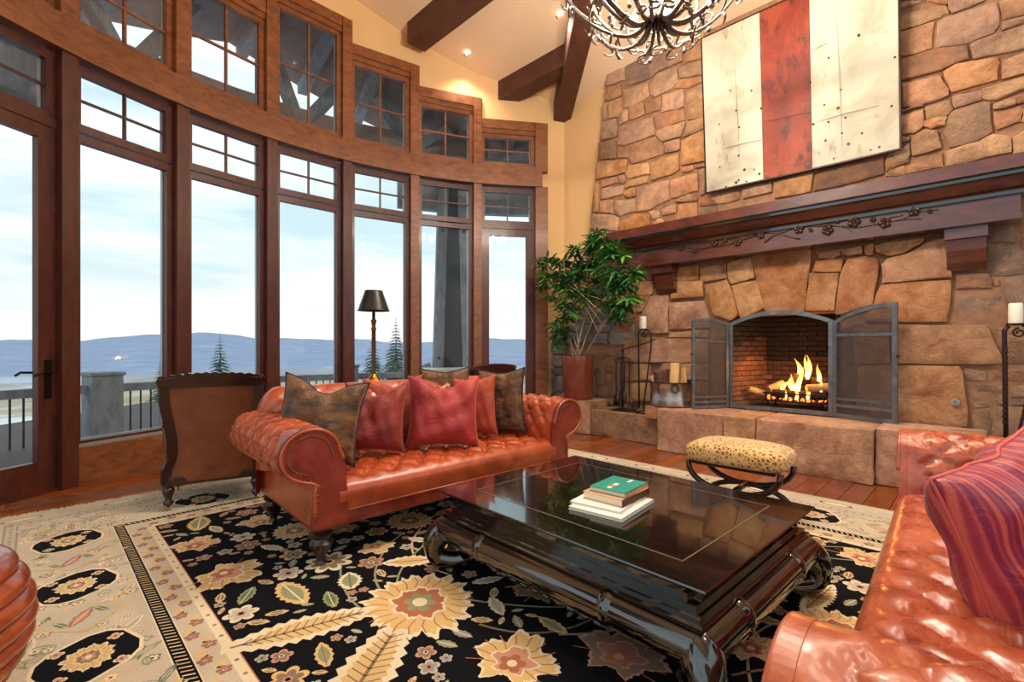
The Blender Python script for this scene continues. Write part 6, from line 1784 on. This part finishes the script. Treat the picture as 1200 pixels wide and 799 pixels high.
# --- field: vines, palmettes, big leaves
def fpos(u, v): return on_floor(u, v, RT)
placed = []
def room(a, b, r):
    return all(math.hypot(a-x, b-y) > r+q for x, y, q in placed)
for (u, v, r, kind, rot) in [(492,706,0.33,'sun',0.3),(262,672,0.26,'pal',2.6),(228,640,0.20,'pal',0.5),(600,778,0.26,'pal',1.2),(360,735,0.25,'leafb',1.05),(430,788,0.30,'leafb',0.15),(640,690,0.24,'dim',0.2),(725,770,0.26,'dim',1.4),(1010,655,0.22,'pal',2.2),(985,740,0.22,'sun',0),(330,650,0.16,'ros',0),(560,740,0.10,'ros',0),(345,622,0.17,'sun',0),(520,690,0.12,'ros',0),(305,612,0.20,'pal',0.2),(440,640,0.16,'pal',3.3),(480,610,0.2,'sun',0.2),(410,680,0.12,'leafg',0.4),(455,745,0.16,'leafg',2.0),(960,700,0.15,'leafb',0.9),(1000,690,0.13,'leafg',0.2),(560,650,0.2,'pal',1.0),(880,760,0.2,'pal',1.0),(930,640,0.14,'ros',0)]:
    a, b = fpos(u, v)
    if not (FA0+0.1 < a < FA1-0.05 and FB0+0.08 < b < FB1-0.05): continue
    if not room(a, b, r*0.6): continue
    placed.append((a, b, r*(0.9 if kind != 'leafb' else 0.5)))
    if kind == 'leafb':
        for q_ in (-1.0, -0.5, 0.5, 1.0): placed.append((a+q_*r*math.cos(rot+PI/4), b+q_*r*math.sin(rot+PI/4), r*0.45))
    if kind == 'sun': sunburst(a, b, r, (C_CREAM, C_GOLD, C_RUST, C_SAGE), 13, 22, rot, 1.0, 0.9)
    elif kind == 'pal': palmette(a, b, r, (C_CREAM, C_GOLD, C_BLUSH, C_RUST), 13, rot)
    elif kind == 'dim': palmette(a, b, r, (C_BLUSH, C_TAUPE, C_ROSE, C_RUST), 13, rot)
    elif kind == 'ros': rosette(a, b, r*0.8, (C_GOLD, C_BLUSH, C_RUST), 3, 7, rot)
    elif kind == 'leafb': leaf(a, b, r*2.6, r*0.42, rot+PI/4, (C_CREAM, C_GOLD, C_TAUPE), 3, 12)
    elif kind == 'leafg': leaf(a, b, r*1.6, r*0.55, rot, (C_CREAM, C_SAGE, C_GREEN), 3, 6)
# arabesque vines
for k in range(46):
    a, b = qr.uniform(FA0+0.3, FA1-0.3), qr.uniform(FB0+0.3, FB1-0.3); t = qr.uniform(0, 6.28); cv = qr.choice([-1, 1])*qr.uniform(0.8, 2.0)
    path = []
    for j in range(16):
        path.append((a, b)); a += 0.075*math.cos(t); b += 0.075*math.sin(t); t += cv*0.075*(1+0.5*math.sin(j*0.5))
        if not (FA0+0.04 < a < FA1-0.04 and FB0+0.04 < b < FB1-0.04): break
    if len(path) > 4: strip(path, 0.012, qr.choice([C_GREY, C_TAUPE, C_SAGE, C_GOLD]), 1)
tries = 0
sizes = [0.23]*18+[0.15]*60+[0.085]*260+[0.05]*600+[0.03]*700
for r in sizes:
    for _ in range(60):
        a, b = qr.uniform(FA0+r*0.75, FA1-r*0.75), qr.uniform(FB0+r*0.75, FB1-r*0.75)
        if room(a, b, r*0.88): break
    else: continue
    placed.append((a, b, r*0.88))
    k = qr.random(); rot = qr.uniform(0, 6.28)
    if r > 0.15:
        if k < 0.5: palmette(a, b, r, qr.choice([(C_CREAM, C_GOLD, C_BLUSH, C_RUST), (C_GOLD, C_BLUSH, C_RUST, C_CREAM), (C_CREAM, C_STONE, C_GOLD, C_ROSE)]), 3, rot)
        else: sunburst(a, b, r, qr.choice([(C_CREAM, C_GOLD, C_RUST, C_SAGE), (C_GOLD, C_TAUPE, C_BLUSH, C_CREAM)]), 3, 20, rot, 1, 0.9)
    elif r > 0.1:
        if k < 0.4: leaf(a, b, r*2.0, r*0.5, rot, qr.choice([(C_CREAM, C_GOLD, C_TAUPE), (C_GOLD, C_SAGE, C_CREAM)]), 3, 7)
        elif k < 0.7: palmette(a, b, r, (C_GOLD, C_BLUSH, C_TAUPE, C_CREAM), 3, rot)
        else: rosette(a, b, r*0.9, (C_CREAM, C_TAUPE, C_GOLD), 3, 8, rot)
    elif r > 0.06:
        if k < 0.55: leaf(a, b, r*2.0, r*0.45, rot, qr.choice([(C_GOLD, C_SAGE, C_TAUPE), (C_CREAM, C_STONE, C_GREY), (C_BLUSH, C_TAUPE, C_GOLD), (C_SAGE, C_GREEN, C_CREAM)]), 3, 5)
        else: rosette(a, b, r*0.9, qr.choice([(C_BLUSH, C_TAUPE, C_CREAM), (C_CREAM, C_STONE, C_RUST), (C_GOLD, C_TAUPE, C_BLUSH)]), 3, 6, rot)
    else:
        if k < 0.5: rosette(a, b, r*0.9, qr.choice([(C_BLUSH, C_TAUPE, C_CREAM), (C_STONE, C_GREY, C_RUST)]), 3, 5, rot)
        else: leaf(a, b, r*2, r*0.5, rot, qr.choice([(C_SAGE, C_GREY, C_CREAM), (C_GOLD, C_TAUPE, C_CREAM)]), 3, 4)
po_ = pat.build('woven_pattern', MT['rug'], rug); po_['kind'] = 'stuff'
m = MB(); fr_r = random.Random(2)
b = RUG_B0
while b < RUG_B1:
    p = P(RUG_A1, b, 0.006); q = P(RUG_A1+0.05+fr_r.uniform(-0.015, 0.015), b+fr_r.uniform(-0.02, 0.02), 0.004)
    m.bar(p, q, 0.008, 0.006); b += 0.011
o = m.build('fringe', MT['fringe'], rug); o['kind'] = 'stuff'
# ================================================================== chandelier
ch = empty('iron_chandelier', (1.03, 3.42, 3.49), 0, 'branching pewter chandelier with curled arms and drops', 'chandelier')
cr_ = random.Random(6)
arm_p = [(0.045, 0.20), (0.055, 0.13), (0.09, 0.055), (0.16, 0.01), (0.26, 0.015), (0.38, 0.075), (0.50, 0.18), (0.60, 0.31), (0.67, 0.45)]
def polar(r, t, z): return (r*math.cos(t), r*math.sin(t), z)
sp_ = smooth_path(arm_p, 4)
drop_me = None
for k in range(18):
    t = 2*PI*k/18
    sc = 1.0 if k % 2 == 0 else 0.82; dz = 0.0 if k % 2 == 0 else 0.03
    m = MB()
    m.tube([polar(r*sc, t+0.12*math.sin(r*5), z*(1.0 if k % 2 == 0 else 1.1)+dz) for r, z in sp_], [0.025-0.010*i/len(sp_) for i in range(len(sp_))], 8, flat=0.6)
    a_ = m.build('arm', MT['chand'], ch, True)
    # side shoots ending in curls
    for q, (f, sgn) in enumerate(((17, 1), (23, -1), (28, 1), (31, -1))):
        r0, z0_ = sp_[f]
        c = Vector(polar(r0*sc, t+0.12*math.sin(r0*5), z0_*(1.0 if k % 2 == 0 else 1.1)+dz)); er = Vector((math.cos(t), math.sin(t), 0)); et = Vector((-math.sin(t), math.cos(t), 0))*sgn
        pth = []
        for j in range(15):
            s_ = j/14; ang = s_*5.2; rad = 0.062*(1-0.45*s_)
            pth.append(c+et*(0.03*min(1, s_*2)+rad*math.sin(ang)*0.9)+er*(0.04*s_)+Vector((0, 0, -0.035*s_-rad*(1-math.cos(ang))*0.45)))
        m = MB(); m.tube(pth, [0.012-0.004*j/14 for j in range(15)], 6, flat=0.6); m.build('curl', MT['chand'], a_, True)
    for f in (20, 29):
        r0, z0_ = sp_[f]
        c = Vector(polar(r0*sc, t, z0_+dz-0.045))
        if drop_me is None:
            m = MB(); m.lathe([(0.001, -0.03), (0.015, -0.018), (0.016, -0.008), (0.004, 0.014), (0.001, 0.022)], 10); o = m.build('metal_drop', MT['chand'], a_, True); drop_me = o.data
        else:
            o = bpy.data.objects.new('metal_drop', drop_me); COL.objects.link(o); o.parent = a_
        o.location = c
m = MB(); m.lathe([(0.012, 0.10), (0.04, 0.12), (0.055, 0.17), (0.05, 0.22), (0.03, 0.26), (0.022, 0.9), (0.012, 0.95)], 16); m.build('hub', MT['iron'], ch, True, angle=60)
m = MB(); m.tube([polar(0.47, 2*PI*k/48, 0.16) for k in range(48)], 0.008, 6, closed=True); m.build('hoop', MT['chand'], ch, True)
m = MB(); m.tube([polar(0.66, 2*PI*k/48, 0.46) for k in range(48)], 0.008, 6, closed=True); m.build('upper_hoop', MT['chand'], ch, True)
cz_top = ceil_z((1.03+3.42)*S2)
m = MB(); m.tube([(0, 0, 0.9), (0, 0, cz_top-3.49)], 0.012, 8); m.build('suspension_rod', MT['iron'], ch, True)
for k in range(8):
    t = 2*PI*k/8+0.2
    m = MB(); m.lathe([(0.024, 0.18), (0.03, 0.20), (0.012, 0.21), (0.012, 0.29)], 10, polar(0.33, t, 0)); cc = m.build('candle_cup', MT['chand'], ch, True, angle=60)
    m = MB(); m.lathe([(0.006, 0.29), (0.019, 0.315), (0.021, 0.335), (0.012, 0.37), (0.002, 0.395)], 12, polar(0.33, t, 0)); m.build('bulb', MT['bulb'], cc, True)
    ld = bpy.data.lights.new('bulb_light', 'POINT'); ld.energy = CH_W/8; ld.color = (1.0, 0.86, 0.70); ld.shadow_soft_size = 0.03
    lo = bpy.data.objects.new('bulb_light', ld); COL.objects.link(lo); lo.parent = cc; lo.location = (0.33*math.cos(t), 0.33*math.sin(t), 0.44)
# ================================================================== recessed downlights, most of them unseen and added as fill
def downlight(a, b, label, energy):
    z = ceil_z(b)-0.004
    slope = math.atan(0.318)*(1 if b > 2.58 else -1)
    o = empty('recessed_light', P(a, b, z), 0, label, 'downlight', 'recessed ceiling lights')
    o.rotation_euler = (slope, 0, -PI/4)
    m = MB(); m.lathe([(0.048, 0.0), (0.07, -0.004), (0.072, 0.0)], 20, cap=False); m.build('trim_ring', MT['white_trim'], o, True)
    m = MB(); m.lathe([(0.0005, 0.002), (0.048, 0.001)], 20, cap=False); m.build('lens', MT['lens'], o)
    if energy:
        d = bpy.data.lights.new('downlight_beam', 'SPOT'); d.energy = energy; d.color = (1.0, 0.86, 0.70); d.spot_size = math.radians(115); d.spot_blend = 0.8; d.shadow_soft_size = 0.06
        s = bpy.data.objects.new('downlight_beam', d); COL.objects.link(s); s.parent = o; s.location = (0, 0, -0.03); s.rotation_euler = (-slope, 0, 0)
for (a, b, lab) in [(5.59, 4.66, 'small lit recessed light nearest the window wall'), (3.99, 4.91, 'small lit recessed light beside the chandelier'),
                    (2.6, 4.9, 'added fill downlight over the left half of the hearth'), (1.2, 4.9, 'added fill downlight over the right half of the hearth'), (-0.3, 4.9, 'added fill downlight over the near right sofa end'),
                    (4.3, 3.2, 'added fill downlight over the far sofa'), (2.6, 1.9, 'added fill downlight over the near edge of the rug field'), (0.9, 3.2, 'added fill downlight over the near sofa'), (0.9, 1.6, 'added fill downlight behind the near sofa'), (-1.2, 3.0, 'added fill downlight over the back of the near sofa')]:
    downlight(a, b, lab, DL_W*(1.5 if b > 4.5 and a < 3.0 else 1.0 if b > 4.5 else 1.5 if a < 3.0 else 0.5))
# ================================================================== outside: deck, railing, eaves, column, trees, hills
ZD = -0.28
m = MB(); N = 40; vs = []; fs = []
for k in range(N+1):
    t = math.radians(75)+(math.radians(200)-math.radians(75))*k/N
    for r in (BR+0.12, 7.75):
        vs.append((BC.x+r*math.cos(t), BC.y+r*math.sin(t), ZD)); vs.append((BC.x+r*math.cos(t), BC.y+r*math.sin(t), ZD-0.2))
for k in range(N):
    q = k*4; fs += [(q, q+2, q+6, q+4), (q+2, q+3, q+7, q+6), (q+1, q+5, q+7, q+3)]
m.add(vs, fs); dk = m.build('terrace_deck', MT['deck']); structure(dk, 'pale snow dusted terrace deck outside the windows')
rail = empty('deck_railing', (0, 0, 0), 0, 'curved grey deck railing with thin dark balusters', 'railing')
RR = 7.5
def cyl(r, t, z): return Vector((BC.x+r*math.cos(t), BC.y+r*math.sin(t), z))
T0, T1 = math.radians(78), math.radians(185)
posts = [math.radians(d) for d in (84, 103, 122, 149.7, 170)]
n = 60
for (z0, z1, w, nm) in ((0.60, 0.71, 0.12, 'top_rail'), (-0.19, -0.10, 0.10, 'bottom_rail')):
    m = MB()
    for k in range(n):
        p, q = cyl(RR, T0+(T1-T0)*k/n, (z0+z1)/2), cyl(RR, T0+(T1-T0)*(k+1.02)/n, (z0+z1)/2); m.bar(p, q, w, z1-z0)
    m.build(nm, MT['timber_grey'], rail)
nb = int((T1-T0)*RR/0.125)
bm0 = MB(); bm0.box((0, 0, 0.25), (0.018, 0.018, 0.70)); bmesh0 = None
for k in range(nb):
    t = T0+(T1-T0)*(k+0.5)/nb
    if any(abs(t-q)*RR < 0.26 for q in posts): continue
    if bmesh0 is None: o = bm0.build('baluster', MT['deck_iron'], rail); bmesh0 = o.data
    else: o = bpy.data.objects.new('baluster', bmesh0); COL.objects.link(o); o.parent = rail
    p = cyl(RR, t, 0); o.location = (p.x, p.y, 0); o.rotation_euler = (0, 0, t)
for t in posts:
    p = cyl(RR, t, 0)
    m = MB(); m.bbox((p.x, p.y, 0.28), (0.36, 0.36, 1.12), 0.02, t); m.build('railing_post', MT['timber_grey'], rail)
    m = MB(); m.bbox((p.x, p.y, 0.86), (0.40, 0.40, 0.05), 0.015, t); m.build('post_cap', MT['timber_grey'], rail)
# roof overhang following the ceiling slope
ro = empty('roof_overhang', (0, 0, 0), 0, 'timber roof overhang with exposed rafters outside the upper windows', 'roof')
m = MB(); N = 30; R0_, R1_ = BR+0.14, 8.6
def soff(r, t, dz=0.0):
    v = cyl(r, t, 0); b = (v.x+v.y)*S2
    return Vector((v.x, v.y, 5.75+0.30*(6.08-max(b, 5.16-b))+0.12+dz))
vs = []; fs = []
for k in range(N+1):
    t = math.radians(70)+(math.radians(200)-math.radians(70))*k/N
    for r in (R0_, (R0_+R1_)/2, R1_): vs += [soff(r, t), soff(r, t, 0.12)]
for k in range(N):
    q = k*6
    for j in (0, 2): fs += [(q+j, q+j+2, q+j+8, q+j+6), (q+j+1, q+j+7, q+j+9, q+j+3)]
    fs.append((q+4, q+5, q+11, q+10))
m.add(vs, fs); m.build('soffit_boards', MT['soffit'], ro)
for k in range(15):
    t = math.radians(82+7.4*k)
    m = MB(); p, q = soff(R0_, t, -0.10), soff(R1_-0.1, t, -0.10); m.bar(p, q, 0.18, 0.20); m.build('rafter', MT['timber_grey'], ro)
for (d0, d1, z0, z1) in ((100, 172, 5.10, 5.62),):
    n = 10
    for k in range(n):
        a0 = math.radians(d0+(d1-d0)*k/n); a1 = math.radians(d0+(d1-d0)*(k+1)/n)
        m = MB(); m.bar(cyl(7.7, a0, (z0+z1)/2), cyl(7.7, a1, (z0+z1)/2), 0.28, z1-z0); m.build('eave_beam', MT['soffit'], ro)
for k, d in enumerate((112, 128, 147, 163)):
    t = math.radians(d); p = cyl(7.7, t, 5.3)
    for s in (-1, 1):
        q = soff(7.3, t+s*0.10, -0.15)
        m = MB(); m.bar(p, q, 0.16, 0.2); m.build('knee_brace', MT['timber_grey'], ro)
# lower side eaves at both ends of the bay
for (d0, d1) in ((78, 114.5), (154, 192)):
    n = 6
    for k in range(n):
        a0 = math.radians(d0+(d1-d0)*k/n); a1 = math.radians(d0+(d1-d0)*(k+1)/n)
        m = MB(); m.bar(cyl(7.45, a0, 4.62), cyl(7.45, a1, 4.62), 0.22, 1.15); m.build('side_eave_board', MT['timber_grey'], ro)
# timber column on a stone pier
tc_ = math.radians(106.0)
cp = cyl(7.35, tc_, 0)
co = empty('timber_column', (cp.x, cp.y, 0), tc_, 'weathered tapering timber column on a stone pier outside the right windows', 'column')
m = MB(); m.bbox((0, 0, 0.22), (0.95, 1.1, 1.0), 0.03); m.build('stone_pier', MT['stone_grey'], co)
m = MB(); m.bbox((0, 0, 0.76), (1.1, 1.25, 0.09), 0.02); m.build('pier_cap', MT['deck'], co)
for s in (-1, 1):
    m = MB(); m.hexa([(-0.12, s*0.30-0.1, 0.80), (0.12, s*0.30-0.1, 0.80), (0.12, s*0.30+0.1, 0.80), (-0.12, s*0.30+0.1, 0.80), (-0.12, s*0.19-0.1, 4.6), (0.12, s*0.19-0.1, 4.6), (0.12, s*0.19+0.1, 4.6), (-0.12, s*0.19+0.1, 4.6)]); m.build('column_leg', MT['timber_grey'], co)
m = MB(); m.hexa([(-0.08, -0.24, 0.80), (0.08, -0.24, 0.80), (0.08, 0.24, 0.80), (-0.08, 0.24, 0.80), (-0.08, -0.13, 4.6), (0.08, -0.13, 4.6), (0.08, 0.13, 4.6), (-0.08, 0.13, 4.6)]); m.build('column_core', MT['deck_iron'], co)
for z in (1.0, 3.6):
    for s in (-1, 1):
        m = MB(); m.tube([(-0.13, s*(0.30-0.11*(z-0.8)/3.8), z), (-0.15, s*(0.30-0.11*(z-0.8)/3.8), z)], 0.03, 8); m.build('bolt', MT['deck_iron'], co)
m = MB(); m.bar((0.0, 0.45, 0.85), (0.25, 1.6, 0.35), 0.14, 0.12); m.build('sloping_handrail', MT['timber_grey'], co)
# firs
def fir(loc, h, label, seed, nlev=34):
    t = empty('fir_tree', loc, 0, label, 'tree', 'fir trees beyond the deck')
    r = random.Random(seed)
    m = MB(); m.tube([(0, 0, 0), (0, 0, h)], [0.014*h, 0.002], 7); m.build('trunk', MT['bark_dark'], t)
    m = MB()
    for i in range(nlev):
        f = i/nlev; z = h*(0.10+0.88*f); R = h*0.21*(1-f)**0.85+0.03*h*(1-f)
        nb_ = max(7, int(20*(1-f)+7))
        for k in range(nb_):
            a = 2*PI*(k+r.random()*0.7)/nb_+i; L = R*r.uniform(0.7, 1.1); d = Vector((math.cos(a), math.sin(a), 0)); s_ = Vector((-d.y, d.x, 0))
            p = Vector((0, 0, z)); e = p+d*L+Vector((0, 0, -L*r.uniform(0.25, 0.5))); w_ = L*0.13
            mid = p.lerp(e, 0.55)
            m.add([p, mid+s_*w_, e, mid-s_*w_, mid+Vector((0, 0, L*0.08))], [(0, 1, 4), (1, 2, 4), (2, 3, 4), (3, 0, 4), (0, 3, 2, 1)])
            for j in range(3):
                q = p.lerp(e, 0.35+0.22*j)
                for sg in (-1, 1):
                    tip = q+d*L*0.16+s_*sg*L*0.20+Vector((0, 0, -L*0.10)); m.add([q, q+d*L*0.10, tip], [(0, 1, 2)])
    m.build('needles', MT['needle'], t)
    return t
def far(u, y): return ((u-600)/F_PX*y, y)
for (u, y, vtop, vbot, lab, sd) in [(258, 15, 387, 520, 'lone fir tree beyond the deck, above the armchair', 1), (437, 15, 384, 520, 'fir tree right behind the lamp stand', 2), (464, 13.5, 368, 500, 'tall fir tree right of the lamp', 3), (187, 13, 420, 540, 'low fir tree by the second window post', 4)]:
    x, yy = far(u, y); zt = CAM_H+(V0-vtop)/F_PX*y; zb_ = CAM_H+(V0-vbot)/F_PX*y
    fir((x, yy, zb_), zt-zb_, lab, sd)
# terrain: slope below the house, valley floor, mountains painted a hazy blue
def hill_mat():
    M = Mat('winter_valley'); v = M.coord('Object')
    sx = M.n('ShaderNodeSeparateXYZ', {0: v})
    n = M.noise(M.coord('Object', (0.006, 0.006, 0.006)), 1.0, 6, 0.6)
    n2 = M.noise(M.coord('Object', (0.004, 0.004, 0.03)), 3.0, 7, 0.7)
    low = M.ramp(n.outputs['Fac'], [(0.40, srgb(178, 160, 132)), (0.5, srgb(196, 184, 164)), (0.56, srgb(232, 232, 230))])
    high = M.ramp(n2.outputs['Fac'], [(0.3, srgb(146, 158, 184)), (0.6, srgb(162, 173, 198)), (0.74, srgb(190, 198, 214))])  # distance haze painted into the slope colour
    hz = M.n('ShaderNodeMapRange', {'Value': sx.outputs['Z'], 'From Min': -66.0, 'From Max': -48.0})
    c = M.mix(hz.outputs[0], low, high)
    M.bsdf(Base_Color=c, Roughness=1.0, Specular_IOR_Level=0.0)
    return M.m
tr = random.Random(8)
m = MB(); NA, ND = 150, 46
ds = [14*(3200/14)**(j/ND) for j in range(ND+1)]
def height(a, d):
    n = math.sin(a*9+1)+0.6*math.sin(a*23+2)+0.35*math.sin(a*51)+0.2*math.sin(a*97+d*0.01)
    if d < 420: h = -7-59*(max(0, (d-14)/406))**0.62
    else: h = -66
    if d > 900: h += min(1, (d-900)/1600)**1.1*(104+13*n)*(0.86+0.14*math.sin(d*0.004+a*5))
    return h+0.6*math.sin(d*0.05+a*30)
vs = []; fs = []
for i in range(NA+1):
    a = math.radians(60)+math.radians(130)*i/NA
    for d in ds: vs.append((d*math.cos(a), d*math.sin(a), height(a, d)))
for i in range(NA):
    for j in range(ND): fs.append((i*(ND+1)+j, i*(ND+1)+j+1, (i+1)*(ND+1)+j+1, (i+1)*(ND+1)+j))
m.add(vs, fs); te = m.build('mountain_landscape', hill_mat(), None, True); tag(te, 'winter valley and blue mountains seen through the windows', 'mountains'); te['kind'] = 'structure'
# interior wall behind the left door, outside the picture
m = MB()
p = VTX[0]; wall_panel(m, (p.x-0.02, p.y-0.03), (p.x-0.25, p.y-1.2), 0, 0, 6.0, 6.0)
wl = m.build('wall_left_of_windows', MT['plaster']); structure(wl, 'plaster wall left of the window bay')
